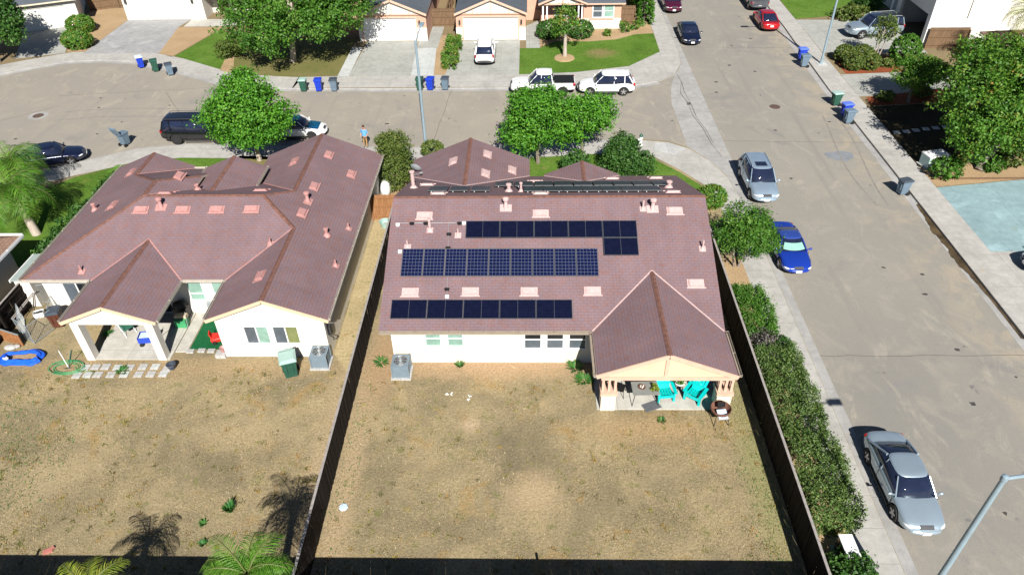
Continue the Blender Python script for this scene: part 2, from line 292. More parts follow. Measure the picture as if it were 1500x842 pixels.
# ------------------------------------------------------------------ foliage
def cards(P,Nn,size,var,name,mat,parent=None,asp=.55):
    n=len(P); up=rng.normal(size=(n,3)); t=np.cross(Nn,up); t/=np.linalg.norm(t,axis=1,keepdims=True)+1e-9; b=np.cross(Nn,t)
    sz=(size*rng.uniform(.6,1.35,n))[:,None]; w=sz*asp; fold=Nn*sz*rng.uniform(-.25,.25,(n,1))
    V=np.stack([P-t*sz*.5,P+b*w*.5+fold,P+t*sz*.5,P-b*w*.5+fold],1).reshape(-1,3)
    me=bpy.data.meshes.new(name); me.vertices.add(4*n); me.vertices.foreach_set('co',V.astype(np.float32).ravel())
    me.loops.add(4*n); me.loops.foreach_set('vertex_index',np.arange(4*n,dtype=np.int32)); me.polygons.add(n); me.polygons.foreach_set('loop_start',np.arange(0,4*n,4,dtype=np.int32))
    a=me.attributes.new('var','FLOAT','FACE'); a.data.foreach_set('value',np.clip(var,0,1).astype(np.float32)); me.materials.append(mat); me.update(); me.validate()
    o=bpy.data.objects.new(name,me); COL.objects.link(o)
    if parent: o.parent=parent
    return o
def sphere_dirs(n):
    d=rng.normal(size=(n,3)); return d/np.linalg.norm(d,axis=1,keepdims=True)
def crown(blobs,n,size,mat,parent,name='crown',clump=.45,ncl=None,lo=.45,bias=.15):
    B=np.array(blobs,float); A=(B[:,3]*B[:,4]+B[:,3]*B[:,5]+B[:,4]*B[:,5]); ncl=ncl or max(20,n//45)
    k=rng.choice(len(B),ncl,p=A/A.sum()); d=sphere_dirs(ncl); d[:,2]+=bias; d/=np.linalg.norm(d,axis=1,keepdims=True)
    rr=(lo+(1.04-lo)*np.sqrt(rng.uniform(0,1,ncl)))*(rng.uniform(.86,1.16,ncl) if lo<.7 else 1); c=B[k,:3]+d*B[k,3:]*rr[:,None]; cv=rng.uniform(0,1,ncl)
    j=rng.integers(0,ncl,n); off=rng.normal(size=(n,3))*clump*np.array([.5,.5,.38]); P=c[j]+off
    nn=d[j]*.5+sphere_dirs(n)*.75+np.array([0,0,.35]); nn/=np.linalg.norm(nn,axis=1,keepdims=True)
    return cards(P,nn,size,cv[j]*.5+rng.uniform(0,.5,n)+rng.uniform(-.1,.1,n),name,mat,parent)
def tree(name,label,base,blobs,n,size,mat,r=.14,bark='bark',group=None,clump=.45,lean=(0,0),stems=1,lo=.45,cat='tree'):
    t=thing(name,label,cat,base,0,group); m=MB(); bl=[(a-base[0],b-base[1],c-base[2],*q) for a,b,c,*q in blobs]
    zc=min(b[2]-b[5]*.3 for b in bl)
    for s in range(stems):
        a=2*PI*s/stems; dx,dy=(math.cos(a)*.1,math.sin(a)*.1) if stems>1 else (0,0); k=.5 if stems>1 else .0
        top=(bl[0][0]*.5+lean[0]+dx*4*k*2,bl[0][1]*.5+lean[1]+dy*4*k*2,zc)
        m.tube([(dx,dy,-.05),(dx*1.5+top[0]*.4,dy*1.5+top[1]*.4,zc*.5),top],[r*1.25,r,r*.75],8)
        for b in bl:
            for q in range(3):
                e=Vector(b[:3])+Vector((random.uniform(-.6,.6)*b[3],random.uniform(-.6,.6)*b[4],random.uniform(-.2,.6)*b[5]))
                mid=(Vector(top)+e)/2+Vector((0,0,-.1)); m.tube([top,mid,e],[r*.6,r*.4,r*.12],6)
    m.build('trunk',M[bark],t,True,local=True); crown(bl,n,size,M[mat],t,clump=clump,lo=lo); return t
def bush(name,label,base,r,n,size,mat,group=None,core=True,cat='bush',blobs=None,clump=.12):
    n=int(n*(2.6 if core else 1.5))
    t=thing(name,label,cat,base,0,group); bl=blobs or [(0,0,r[2]*.85,r[0],r[1],r[2])]
    m=MB()
    for k in range(5): a=2*PI*k/5; m.tube([(0,0,-.05),(math.cos(a)*r[0]*.3,math.sin(a)*r[1]*.3,r[2]*.5),(math.cos(a)*r[0]*.5,math.sin(a)*r[1]*.5,r[2])],[.03,.025,.01],5)
    m.build('stem',M['bark'],t,local=True); crown(bl,n,size,M[mat],t,name='foliage',clump=clump,lo=.9 if core else .4,ncl=max(40,n//12)); return t
def hedge(label,x0,x1,y0,y1,h,n,size,mat,wob=.12,cat='hedge',group=None):
    cx,cy=(x0+x1)/2,(y0+y1)/2; t=thing('hedge',label,cat,(cx,cy,0),0,group); a,b=(x1-x0)/2,(y1-y0)/2
    m=MB()
    for k in range(max(3,int(b*2.2))):
        y=-b+2*b*(k+.5)/max(3,int(b*2.2)); m.tube([(0,y,-.05),(random.uniform(-.2,.2),y+.1,h*.5),(random.uniform(-.3,.3),y,h*.85)],[.035,.025,.01],5)
    m.build('stem',M['bark'],t,local=True)
    ncl=n//14; w=np.array([2*a*2*b*1.2,2*h*b,2*h*b,2*h*a,2*h*a]); f=rng.choice(5,ncl,p=w/w.sum()); u=rng.uniform(-1,1,(ncl,2)); C=np.zeros((ncl,3)); D=np.zeros((ncl,3))
    for i,(ax,sg) in enumerate(((2,1),(0,1),(0,-1),(1,1),(1,-1))):
        q=f==i
        if ax==2: C[q]=np.stack([u[q,0]*a,u[q,1]*b,np.full(q.sum(),h)],1)
        elif ax==0: C[q]=np.stack([np.full(q.sum(),sg*a),u[q,0]*b,(u[q,1]+1)*h/2],1)
        else: C[q]=np.stack([u[q,0]*a,np.full(q.sum(),sg*b),(u[q,1]+1)*h/2],1)
        D[q,ax]=sg
    ph=rng.uniform(0,6,3); bul=.12*np.sin(C[:,1]*2.1+ph[0])+.09*np.sin(C[:,1]*4.7+ph[1]+C[:,0]); C+=D*bul[:,None]*(1 if wob else 0); C-=D*np.abs(rng.normal(0,wob,(ncl,1)))
    # rounded shoulders
    top=C[:,2]/h; C[:,0]*=1-.28*np.clip(top-.6,0,1)**1.2; 
    j=rng.integers(0,ncl,n); P=C[j]+rng.normal(size=(n,3))*.09; P[:,2]=np.maximum(P[:,2],.03); nn=D[j]*.5+sphere_dirs(n)*.8+np.array([0,0,.3]); nn/=np.linalg.norm(nn,axis=1,keepdims=True); cv=rng.uniform(0,1,ncl)
    cards(P,nn,size,cv[j]*.5+rng.uniform(0,.5,n),'foliage',M[mat],t); return t
def palm(label,base,h,nf,L,mat,rt=.16,lean=(0,0),droop=1.0,cat='palm tree',name='palm_tree',group=None):
    t=thing(name,label,cat,base,0,group); m=MB(); top=Vector((lean[0],lean[1],h))
    m.tube([(0,0,-.05),(lean[0]*.35,lean[1]*.35,h*.45),top],[rt*1.3,rt,rt*.85],10); m.build('trunk',M['barkpale'],t,True,local=True)
    Pq=[];Vv=[]; rc=MB(); V=[];F=[]; var=[]
    for i in range(nf):
        a=2*PI*(i*.381966)+random.uniform(-.2,.2); e=R(75)-R(85)*((i+.5)/nf)**.9; l=L*random.uniform(.8,1.1); d=Vector((math.cos(a),math.sin(a),0)); side=Vector((-d.y,d.x,0))
        pts=[]; p=top.copy(); ang=e; nseg=14
        for k in range(nseg+1):
            pts.append(p.copy()); p=p+(d*math.cos(ang)+Vector((0,0,math.sin(ang))))*(l/nseg); ang-=droop*R(7.2)*(1+.5*k/nseg)
        rc.tube(pts,[.028*(1-.8*k/nseg)+.004 for k in range(nseg+1)],4,cap=False)
        fv=random.random()
        for k in range(2,int(nseg*2.2)):
            u=k/2.2; q=int(u); q2=min(q+1,nseg); c=pts[min(q,nseg)].lerp(pts[q2],u-q); tang=(pts[q2]-pts[max(q2-1,0)]).normalized() if q2>0 else d
            ll=L*.30*math.sin(PI*min(1,(u/nseg)*.85+.12))*random.uniform(.85,1.1)
            for sg in (-1,1):
                dirn=(side*sg*.8+tang*.55+Vector((0,0,random.uniform(-.15,.25)))).normalized(); tip=c+dirn*ll+Vector((0,0,-ll*.35*droop)); mid=c+dirn*ll*.5+Vector((0,0,-ll*.05)); wv=tang*.017*max(1,L/2.4)
                b=len(V); V+= [c-wv*.7,c+wv*.7,mid+wv,mid-wv,tip]; F+=[(b,b+1,b+2,b+3),(b+3,b+2,b+4)]; vv=min(1,max(0,fv*.5+random.uniform(0,.5))); var+=[vv,vv]
    me=bpy.data.meshes.new('crown'); me.from_pydata([tuple(x) for x in V],[],F); at=me.attributes.new('var','FLOAT','FACE'); at.data.foreach_set('value',np.array(var,np.float32)); me.materials.append(M[mat]); me.update()
    o=bpy.data.objects.new('crown',me); COL.objects.link(o); o.parent=t
    rc.build('stalk',M['leaf_stalk'],o,local=True); return t
M['leaf_stalk']=simple('yellow green stalk',(.10,.12,.03),.6,.2,4)
M['asphcrack']=simple('tar filled crack',(.10,.092,.082),.9,.3,6); M['stain']=simple('dark oil stain',(.06,.056,.052),.6,.4,6); M['rustdark']=simple('dark rusty iron',(.10,.065,.05),.7,.3,6)
M['darksoil']=m_ground('dark damp garden soil',[(.030,.026,.014),(.038,.032,.018),(.048,.038,.02),(.056,.042,.024)],(.04,.04,.014),(.075,.055,.032))  # heavy shade over the front lawn is put into this colour
# ------------------------------------------------------------------ ground, road, pavements
m=MB(); m.face([(-1500,-1500,-.2),(1500,-1500,-.2),(1500,1500,-.2),(-1500,1500,-.2)]); tag(m.build('ground',M['base']),kind='structure')
sheet('road',[(12,-30),(27,-30),(27,140),(12,140),(12,70),(-75,74),(-75,30),(12,30)],ROAD,M['asphalt'])
Sk=[(-70,24),(-45,37),(-40.5,40.8),(-36.9,43.6),(-34.6,44.8),(-33.1,45.8),(-30.6,47.1),(-29.1,48.0),(-25.4,48.7),(-22,48.6),(-15,48.1),(-7,47.9),(0,48.3),(6.3,48.9),(8.5,49.1),(10.2,48.8),(11.5,47.8),(12.6,46),(13.4,43.7),(13.75,40),(13.75,-30)]
Nk=[(-75,36),(-62,50),(-54,58.5),(-48,62.7),(-45.8,64.1),(-43.2,65.6),(-40.1,65.9),(-36.7,65.4),(-31.8,63.2),(-26.5,60.2),(-23,59.3),(-20.2,58.95),(-12.5,58.75),(-4.4,58.75),(-.9,58.75),(6,58.85),(8.9,59.1),(11,59.9),(12.7,61.5),(13.6,63.8),(13.85,67),(13.85,140)]
def block(name,pts,mat,h=0):
    m=MB(); m.prism(pts,-.19,h); o=m.build(name,[mat,M['gutter']])
    for p in o.data.polygons: p.material_index=0 if abs(p.normal.z)>.5 else 1
    return tag(o,kind='structure')
block('yard_ground',Sk+[(-70,-30)],M['yard'])
block('lot_ground',Nk+[(-75,140)],M['base']); block('lot_ground',[(24.85,-30),(24.85,58),(25.05,66),(25.3,73),(25.6,140),(120,140),(120,-30)],M['base'])
def offs(pts,d):
    out=[]
    for i,p in enumerate(pts):
        a=Vector(pts[max(i-1,0)]); b=Vector(pts[min(i+1,len(pts)-1)]); t=(b-a).normalized(); out.append((p[0]+t.y*d,p[1]-t.x*d))
    return out
def band(name,pts,d0,d1,z,mat):
    a=offs(pts,d0); b=offs(pts,d1); m=MB()
    for i in range(len(pts)-1): m.face([(*a[i],z),(*a[i+1],z),(*b[i+1],z),(*b[i],z)])
    o=m.build(name,mat); 
    for p in o.data.polygons:
        if p.normal.z<0: o.data.flip_normals(); break
    return tag(o,kind='structure')
zs=.004
band('pavement',Sk[:14],.0,2.05,zs,M['walk']); sheet('pavement',[(12.2,-30),(13.73,-30),(13.73,40),(13.4,43.5),(12.6,45.9),(11.5,47.6),(10.2,48.6),(8.5,48.9),(6.3,48.7),(6.3,47.2),(8.8,46.5),(10.4,44.5),(11.8,42.3),(12.2,40)],zs,M['walk'])
sheet('kerb_ramp',[(9.2,48.7),(10.2,48.5),(11.4,47.55),(10.2,46.6),(9.0,47.4)],zs*4,M['stone'])
band('pavement',Nk[:12],.0,-2.3,zs,M['walk'])
sheet('pavement',[(-20.3,58.97),(-.9,58.77),(6,58.87),(8.9,59.12),(11,59.92),(12.7,61.52),(13.58,63.8),(13.83,67),(13.83,140),(12.2,140),(12.2,71.5),(12.1,66.6),(8.9,63.2),(4.1,61.9),(-.9,61.5),(-16.6,61.5),(-20.3,61.3)],zs,M['walk'])
sheet('pavement',[(24.87,-30),(24.87,58),(25.07,66),(25.32,73),(25.62,140),(27.4,140),(27.0,75),(26.8,66),(26.75,58),(26.7,-30)],zs,M['walk'])
# concrete gutters along the kerbs, a hand above the road
gz=ROAD+.004
sheet('gutter',[(13.75,-30),(14.3,-30),(14.3,47),(14.3,140),(13.85,140),(13.85,67),(13.6,63.8),(13.1,62.2),(12.7,61.5),(11.9,58.5),(11.5,55.5),(11.55,51.5),(11.5,47.8),(12.6,46),(13.4,43.7),(13.75,40)],gz,M['gutter'])
sheet('gutter',[(24.35,-30),(24.87,-30),(24.87,58),(25.07,66),(25.3,73),(25.62,140),(25.0,140),(24.75,73),(24.5,66),(24.35,58)],gz,M['gutter'])
band('gutter',Nk[3:18],.0,.45,gz-.001,M['gutter']); band('gutter',Sk[2:15],-.0,-.4,gz-.001,M['gutter'])
m=MB()
for pts in ([(12.9,61.6),(13.0,60),(12.55,57.5),(12.85,55.6),(12.8,53.5),(13.2,51),(13.35,48.5),(13.7,46.5)],[(13.05,60),(12.9,58),(13.05,55.4),(13.05,53),(13.4,50.6),(13.5,48.6)]):
    for a,b in zip(pts,pts[1:]):
        d=(Vector(b)-Vector(a)).normalized()*.0; nx,ny=(b[1]-a[1]),-(b[0]-a[0]); l=math.hypot(nx,ny); w=random.uniform(.015,.04); nx,ny=nx/l*w,ny/l*w
        m.face([(a[0]-nx,a[1]-ny,gz+.004),(a[0]+nx,a[1]+ny,gz+.004),(b[0]+nx,b[1]+ny,gz+.004),(b[0]-nx,b[1]-ny,gz+.004)])
m.face([(12.7,55.2,gz+.005),(13.1,55.3,gz+.005),(13.05,55.8,gz+.005),(12.75,55.75,gz+.005)])
tag(m.build('road_crack',M['asphcrack']),kind='structure')
m=MB()
def strip(pts,w,z):
    for a,b in zip(pts,pts[1:]):
        nx,ny=(b[1]-a[1]),-(b[0]-a[0]); l=math.hypot(nx,ny); nx,ny=nx/l*w,ny/l*w
        m.face([(a[0]-nx,a[1]-ny,z),(a[0]+nx,a[1]+ny,z),(b[0]+nx,b[1]+ny,z),(b[0]-nx,b[1]-ny,z)])
def jag(a,b,n,j): return [(a[0]+(b[0]-a[0])*i/n+random.uniform(-j,j),a[1]+(b[1]-a[1])*i/n+random.uniform(-j,j)) for i in range(n+1)]
for a,b,n in (((14.3,26.2),(24.3,26.3),14),((14.3,49),(24.4,48.6),10),((14.3,68),(24.4,67.6),8),((-7.2,48),(-6.6,58.6),8),((-40,58),(-27,59.5),9),((-26,51),(-31,58.5),7),((-45,51),(-39,56),6)): strip(jag(a,b,n,.06),.016,ROAD+.004)
tag(m.build('road_crack',M['asphcrack']),kind='structure')
m=MB(); pts=[(24.45,39.8),(24.3,38.6),(24.2,37),(24.25,35),(24.45,33),(24.6,31.6),(24.75,30),(24.84,29),(24.84,40)]
pts=[(24.84,40.2)]+[(24.84-(.16+.38*math.sin(PI*min(1,max(0,(40.2-y)/9.5)))*(1+.28*math.sin(y*1.9)+.16*math.sin(y*5.3)+.08*math.sin(y*13))*.75),y) for y in np.linspace(40.1,27.5,110)]+[(24.84,27.4)]
m.face([(x,y,gz+.004) for x,y in pts]); tag(m.build('puddle',M['wet'],fix=False),kind='structure')
for x,y in ((-39.8,54.1),(19.6,54.8)):
    m=MB(); m.lathe([(.42,0),(.42,.012),(.30,.016),(.29,.010),(.02,.012)],(x,y,ROAD+.003),20); o=m.build('manhole_cover',M['rustdark']); tag(o,'round rusty manhole cover '+('in the cul-de-sac at the dark car' if x<0 else 'in the wide main street'),'manhole cover')
    if x<0: m=MB(); m.lathe([(.75,0),(.75,.002)],(x,y,ROAD+.0005),24); tag(m.build('road_patch',M['gutter']),kind='structure')
# oil spots on the road
m=MB()
for i in range(46):
    x,y=random.choice([(random.uniform(-40,12),random.uniform(49.5,58)),(random.uniform(15,24),random.uniform(14,78))]); r=random.uniform(.05,.16)
    m.face([(x+r*math.cos(t)*random.uniform(.6,1.5),y+r*math.sin(t)*random.uniform(.6,1.2),ROAD+.0045+i*1e-5) for t in np.linspace(0,2*PI,9)[:-1]])
tag(m.build('oil_stain',M['stain'],fix=False),kind='structure')
M['patch']=simple('grey road patch',(.20,.215,.235),.9,.15,2); M['tyremark']=simple('faint tyre mark',(.215,.20,.18),.9,.2,3); M['sand']=simple('tan sand wash',(.36,.30,.22),.95,.12,4)
pt=[(22.0+1.0*math.cos(a)*random.uniform(.8,1.2),46.6+.8*math.sin(a)*random.uniform(.8,1.2),ROAD+.003) for a in np.linspace(0,2*PI,15)[:-1]]; m=MB(); m.face(pt); tag(m.build('road_patch',M['patch']),kind='structure')
m=MB()
for dy in (0,1.5): strip([(-38+i*1.35,53.2+dy+1.2*math.sin(i*.28)*math.exp(-i*.12)+random.uniform(-.03,.03)) for i in range(16)],.05,ROAD+.0035+dy*.0004)
for x0 in (22.4,23.4): strip([(x0+.5*math.sin(i*.35+x0),40+i*1.2) for i in range(12)],.045,ROAD+.0037+x0*.0001)
tag(m.build('tyre_mark',M['tyremark'],fix=False),kind='structure')
# --- far side of the cross street
z2=zs*2
sheet('driveway',[(-15.9,61.4),(-15.7,69.95),(-10.8,69.95),(-10.4,61.4)],z2,M['drive']); sheet('driveway',[(-16.9,61.4),(-16.9,68.4),(-15.9,68.4),(-15.9,61.4)],z2,M['drive_pale']); sheet('driveway',[(-10.4,61.4),(-10.7,68),(-8.8,68),(-8.4,61.4)],z2,M['drive_pale'])
sheet('path',[(-10.7,68),(-10.7,69.95),(-9.8,69.95),(-9.8,74),(-8.6,74),(-8.7,68)],z2,M['drive']); sheet('driveway',[(-7.4,61.4),(-6.9,69.95),(-.9,69.95),(-.9,61.4)],z2,M['drive'])
sheet('path',[(-.9,67.8),(-.3,67.8),(-.3,74),(1.0,75.5),(1.0,67.8)],z2,M['drive']); sheet('dirt',[(-8.4,61.5),(-8.8,68),(-8.6,71.5),(-7.0,71.5),(-7.3,61.5)],zs,M['dirt'])
sheet('front_lawn',[(-.9,61.5),(-.9,67.8),(1,67.8),(2.6,69.6),(5.6,69.4),(8.4,69.9),(10.3,71.2),(12.15,71.5),(12.1,66.6),(8.9,63.2),(4.1,61.9)],z2,M['lawn']); sheet('dirt',[(1,68.1),(1.2,73),(9,73),(12.15,77),(12.15,71.5),(10.3,71.2),(8.4,69.9),(5.6,69.4),(2.6,69.6)],zs,M['dirt'])
sheet('front_lawn',[(-26.4,62.2),(-20.3,61.3),(-16.9,61.45),(-16.9,71),(-29.5,72)],zs,M['drylawn']); sheet('front_lawn',[(-33.4,66.6),(-27.9,63.2),(-26.9,64.0),(-29.3,71.5),(-31.4,74)],z2,M['lawn']); sheet('dirt',[(-35.3,67.4),(-33.6,66.4),(-31.4,74.6),(-36.1,74.6)],zs,M['dirt']); sheet('dirt',[(-27.9,63.0),(-26.4,62.2),(-28.4,68.8),(-29.1,71)],zs*3,M['dirt'])
sheet('driveway',[(-42.6,67.4),(-42.4,77),(-35.6,77),(-36.1,74.6),(-35.2,67.4)],z2,M['drive_stain']); sheet('path',[(-35.6,74.7),(-35.6,77),(-29.5,77),(-29.5,74.7)],z2,M['patio']); sheet('driveway',[(-48.5,66.2),(-51.6,73.5),(-47.4,75.2),(-44.4,67.6)],z2,M['drive']); sheet('dirt',[(-44.3,67.9),(-47.3,75.3),(-48,81),(-42.4,81),(-42.6,68)],zs,M['dirt'])
# --- far side of the main street
sheet('front_lawn',[(27,75.2),(27.4,100),(40,100),(40,80),(33.6,76.6)],z2,M['lawn']); sheet('driveway',[(26.85,66),(27,75),(36.2,74.6),(36.2,65.6)],z2,M['drive']); sheet('path',[(26.75,56.3),(26.8,60.9),(32,61.3),(36,61.3),(36,58)],z2,M['drive']); sheet('mulch',[(27.3,61.0),(27.3,65),(32.4,65),(32.4,61.4)],z2,M['mulch'])
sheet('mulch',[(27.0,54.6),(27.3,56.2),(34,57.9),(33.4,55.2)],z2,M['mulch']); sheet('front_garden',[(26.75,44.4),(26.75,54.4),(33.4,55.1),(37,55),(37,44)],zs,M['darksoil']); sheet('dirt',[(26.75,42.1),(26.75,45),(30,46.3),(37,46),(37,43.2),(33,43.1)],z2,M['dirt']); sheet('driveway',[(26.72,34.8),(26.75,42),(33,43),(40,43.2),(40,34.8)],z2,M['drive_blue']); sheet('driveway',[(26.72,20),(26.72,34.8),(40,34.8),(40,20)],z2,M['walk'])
# --- our side: front lawns, dirt strips, patios
sheet('front_lawn',[(-36.5,38.5),(-33.4,41.8),(-31.7,43.9),(-29.6,45.3),(-28.4,46.0),(-25.3,46.65),(-22,46.55),(-21,46.6),(-21.3,41),(-25.8,40.9),(-25.9,33.5),(-36,33.5)],z2,M['lawn']); sheet('front_lawn',[(-21,41),(-21,46.9),(-16.2,46.6),(-16.2,41)],zs,M['drylawn']); sheet('front_lawn',[(-1,39.4),(-.4,46.3),(6,47.0),(8.7,46.2),(10.3,44.2),(11.7,42),(12,40),(8.9,39.4)],z2,M['lawn']); sheet('driveway',[(-6.6,41.6),(-6.6,46.2),(-1,46.5),(-1,41.6)],z2,M['drive'])
sheet('path',[(-27.6,31.5),(-26.6,31.5),(-26.8,36.8),(-28.3,36.8)],zs*3,M['patio'])
sheet('dirt_strip',[(-9.75,26.2),(-8.3,24),(-8.3,38.4),(-9.75,38.4)],zs,M['straw']); sheet('dirt_strip',[(-8.0,38.5),(-7.9,44),(-10,46),(-10,39)],zs,M['dirt']); sheet('dirt_strip',[(10.5,29.6),(10.6,34.2),(12.2,34.2),(12.2,29.2)],zs,M['dirt']); sheet('dirt_strip',[(10.3,14),(10.3,29),(12.2,29),(12.2,14)],zs*.6,M['dirt'])
def slab(name,x0,x1,y0,y1,h,mat): m=MB(); m.box(x0,x1,y0,y1,-.1,h); return tag(m.build(name,M[mat]),kind='structure')
slab('patio_slab',3.05,8.95,22.55,25.6,.06,'patio'); slab('patio_slab',-21.75,-17.85,25.75,29.3,.05,'patio'); slab('path',-17.8,-17.2,26.3,29.3,.04,'patio')
sheet('turf',[(-17.15,26.5),(-17.15,29.25),(-15.1,29.25),(-15.1,26.5)],.02,M['turf'])
# dry grass blades over both back yards (nobody could count them)
def blades(name,n,areas,h,w,mat,lbl=None):
    A=np.array([(b-a)*(d-c) for a,b,c,d in areas]); k=rng.choice(len(areas),n,p=A/A.sum()); Q=np.array(areas)
    P=np.stack([rng.uniform(Q[k,0],Q[k,1]),rng.uniform(Q[k,2],Q[k,3])],1)
    f=np.sin(P[:,0]*1.3+np.sin(P[:,1]*.9)*2)+np.sin(P[:,1]*1.7+np.sin(P[:,0]*.7+1)*2.2)+np.sin(P[:,0]*3.1+P[:,1]*2.3)*.6
    keep=rng.uniform(-2.4,2.2,n)<f+.6
    keep&=~((P[:,0]>-21.9)&(P[:,0]<-15)&(P[:,1]>25.6)); keep&=~((P[:,0]>-6.7)&(P[:,0]<3)&(P[:,1]>24.5)&(rng.uniform(0,1,n)<.93)); keep&=~((P[:,0]>2.9)&(P[:,0]<9.1)&(P[:,1]>22.5)); keep&=((P[:,0]-.2)**2/1.6+(P[:,1]-18.0)**2/.7>1)|(rng.uniform(0,1,n)<.1)
    P=P[keep]; f=f[keep]; n=len(P); a=rng.uniform(0,2*PI,n); H=h*rng.uniform(.4,1.3,n); ln=rng.normal(0,.6,(n,2))*H[:,None]; d=np.stack([np.cos(a),np.sin(a)],1)*w*rng.uniform(.6,1.4,(n,1))
    z=np.full(n,-.01); V=np.stack([np.c_[P-d,z],np.c_[P+d,z],np.c_[P+ln,H]],1).reshape(-1,3)
    me=bpy.data.meshes.new(name); me.vertices.add(3*n); me.vertices.foreach_set('co',V.astype(np.float32).ravel()); me.loops.add(3*n); me.loops.foreach_set('vertex_index',np.arange(3*n,dtype=np.int32)); me.polygons.add(n); me.polygons.foreach_set('loop_start',np.arange(0,3*n,3,dtype=np.int32))
    at=me.attributes.new('var','FLOAT','FACE'); at.data.foreach_set('value',np.clip(rng.uniform(0,.9,n)+.05*f+rng.normal(0,.06,n),0,1).astype(np.float32)); me.materials.append(mat); me.update(); me.validate()
    o=bpy.data.objects.new(name,me); COL.objects.link(o); return tag(o,kind='stuff')
blades('dry_grass',150000,[(-27,-8.3,12.9,26),(-8.05,10,12.9,25.4),(8.9,10.1,22,31)],.055,.014,M['grassdry'])
def clumps(name,n,areas,mat,rr=(.10,.26),h=.09,per=26):
    A=np.array([(b-a)*(d-c) for a,b,c,d in areas]); k=rng.choice(len(areas),n,p=A/A.sum()); Q=np.array(areas); C=np.stack([rng.uniform(Q[k,0],Q[k,1]),rng.uniform(Q[k,2],Q[k,3])],1); w_=np.sin(C[:,0]*.9+np.sin(C[:,1]*.6)*2)+np.sin(C[:,1]*1.3+np.sin(C[:,0]*.5+1)*2.2); C=C[rng.uniform(-.6,2.4,n)<w_+.4]; n=len(C); r=rng.uniform(*rr,n); cv=rng.uniform(0,1,n)
    j=np.repeat(np.arange(n),per); m_=len(j); P=C[j]+rng.normal(size=(m_,2))*r[j][:,None]*.5; a=rng.uniform(0,2*PI,m_); d=np.stack([np.cos(a),np.sin(a)],1)*rng.uniform(.012,.026,(m_,1)); H=h*rng.uniform(.4,1.4,m_); ln=rng.normal(0,.6,(m_,2))*H[:,None]
    V=np.stack([np.c_[P-d,np.full(m_,-.01)],np.c_[P+d,np.full(m_,-.01)],np.c_[P+ln,H]],1).reshape(-1,3)
    me=bpy.data.meshes.new(name); me.vertices.add(3*m_); me.vertices.foreach_set('co',V.astype(np.float32).ravel()); me.loops.add(3*m_); me.loops.foreach_set('vertex_index',np.arange(3*m_,dtype=np.int32)); me.polygons.add(m_); me.polygons.foreach_set('loop_start',np.arange(0,3*m_,3,dtype=np.int32))
    at=me.attributes.new('var','FLOAT','FACE'); at.data.foreach_set('value',np.clip(cv[j]*.8+rng.uniform(0,.2,m_),0,1).astype(np.float32)); me.materials.append(mat); me.update(); me.validate(); o=bpy.data.objects.new(name,me); COL.objects.link(o); return tag(o,kind='stuff')
M['tuft']=m_leaf('mixed weed tufts',[(0,(.06,.055,.02)),(.2,(.12,.12,.035)),(.42,(.20,.22,.05)),(.6,(.34,.29,.07)),(.78,(.42,.22,.055)),(.9,(.10,.09,.045)),(1,(.05,.16,.03))],.15)
clumps('weed_tufts',1500,[(-27,-8.5,13.5,25.2),(-7.8,9.9,13.5,24.3)],M['tuft'],(.08,.24),.065)
clumps('weed_tufts',420,[(-27,-8.5,15,25),(-7.8,9.9,15,22)],M['tuft'],(.2,.6),.045,34)
def tuft_stuff(name,areas,n,h,w,mat):
    return blades(name,n,areas,h,w,mat)
random.seed(11)
def weed(label,x,y,r,h,n=60,mat='weed'):
    m=MB(); V=[];F=[];var=[]
    for i in range(n):
        a=random.uniform(0,2*PI); q=random.uniform(0,.35)*r; l=random.uniform(.5,1)*r; hh=h*random.uniform(.5,1); c=Vector((q*math.cos(a),q*math.sin(a),-.01)); e=c+Vector((math.cos(a)*l*.8,math.sin(a)*l*.8,hh)); s=Vector((-math.sin(a),math.cos(a),0))*.02
        mid=c.lerp(e,.55)+Vector((0,0,hh*.15)); b=len(V); V+=[c-s*.6,c+s*.6,mid+s*1.3,mid-s*1.3,e]; F+=[(b,b+1,b+2,b+3),(b+3,b+2,b+4)]; var+=[random.random()]*2
    me=bpy.data.meshes.new('weed'); me.from_pydata([tuple(v) for v in V],[],F); at=me.attributes.new('var','FLOAT','FACE'); at.data.foreach_set('value',np.array(var,np.float32)); me.materials.append(M[mat]); me.update()
    o=bpy.data.objects.new('weed',me); COL.objects.link(o); o.location=(x,y,0); return tag(o,label,'weed')
weed('tall bright green weed alone in the left dry yard',-12.04,17.1,.32,.42,90); weed('small green weed sprig just below the tall weed',-12.9,16.5,.22,.15,40); weed('low green weed beside the left back fence shadow',-12.6,15.6,.22,.18,40); weed('green weed against the centre house wall under its windows',-3.4,25.3,.28,.3,60)
weed('leafy green weed clump beside the patio corner',2.2,25.2,.55,.3,90); weed('low green weed spreading in front of the gable patio',2.6,24.4,.6,.18,90); weed('small dark green weed in front of the door mat',5.9,21.9,.25,.15,40,'weed'); weed('green weed patch between fence and air conditioner of centre yard',-7.3,25.6,.5,.12,70); weed('green weed growing among the stepping stones',-19.9,24.95,.4,.15,60); weed('green weed left of the white patio pillar',-21.9,27.6,.4,.2,60)
tag(blades('weed_patch',5000,[(8.6,10.1,13,21),(-8,-7.2,14,24),(-26,-20,17,23)],.07,.022,M['weed']),kind='stuff')
M['fasciagrey']=simple('pale grey beige gutter',(.44,.40,.34),.5,.12,4)
M['warmcream']=simple('warm cream panel',(.66,.50,.33),.85,.06,2)
M['stone_w']=simple('pale grey garage paint',(.62,.63,.60),.6,.05,3); M['shedroof']=simple('pale grey green roof sheet',(.30,.36,.34),.6,.1,3)
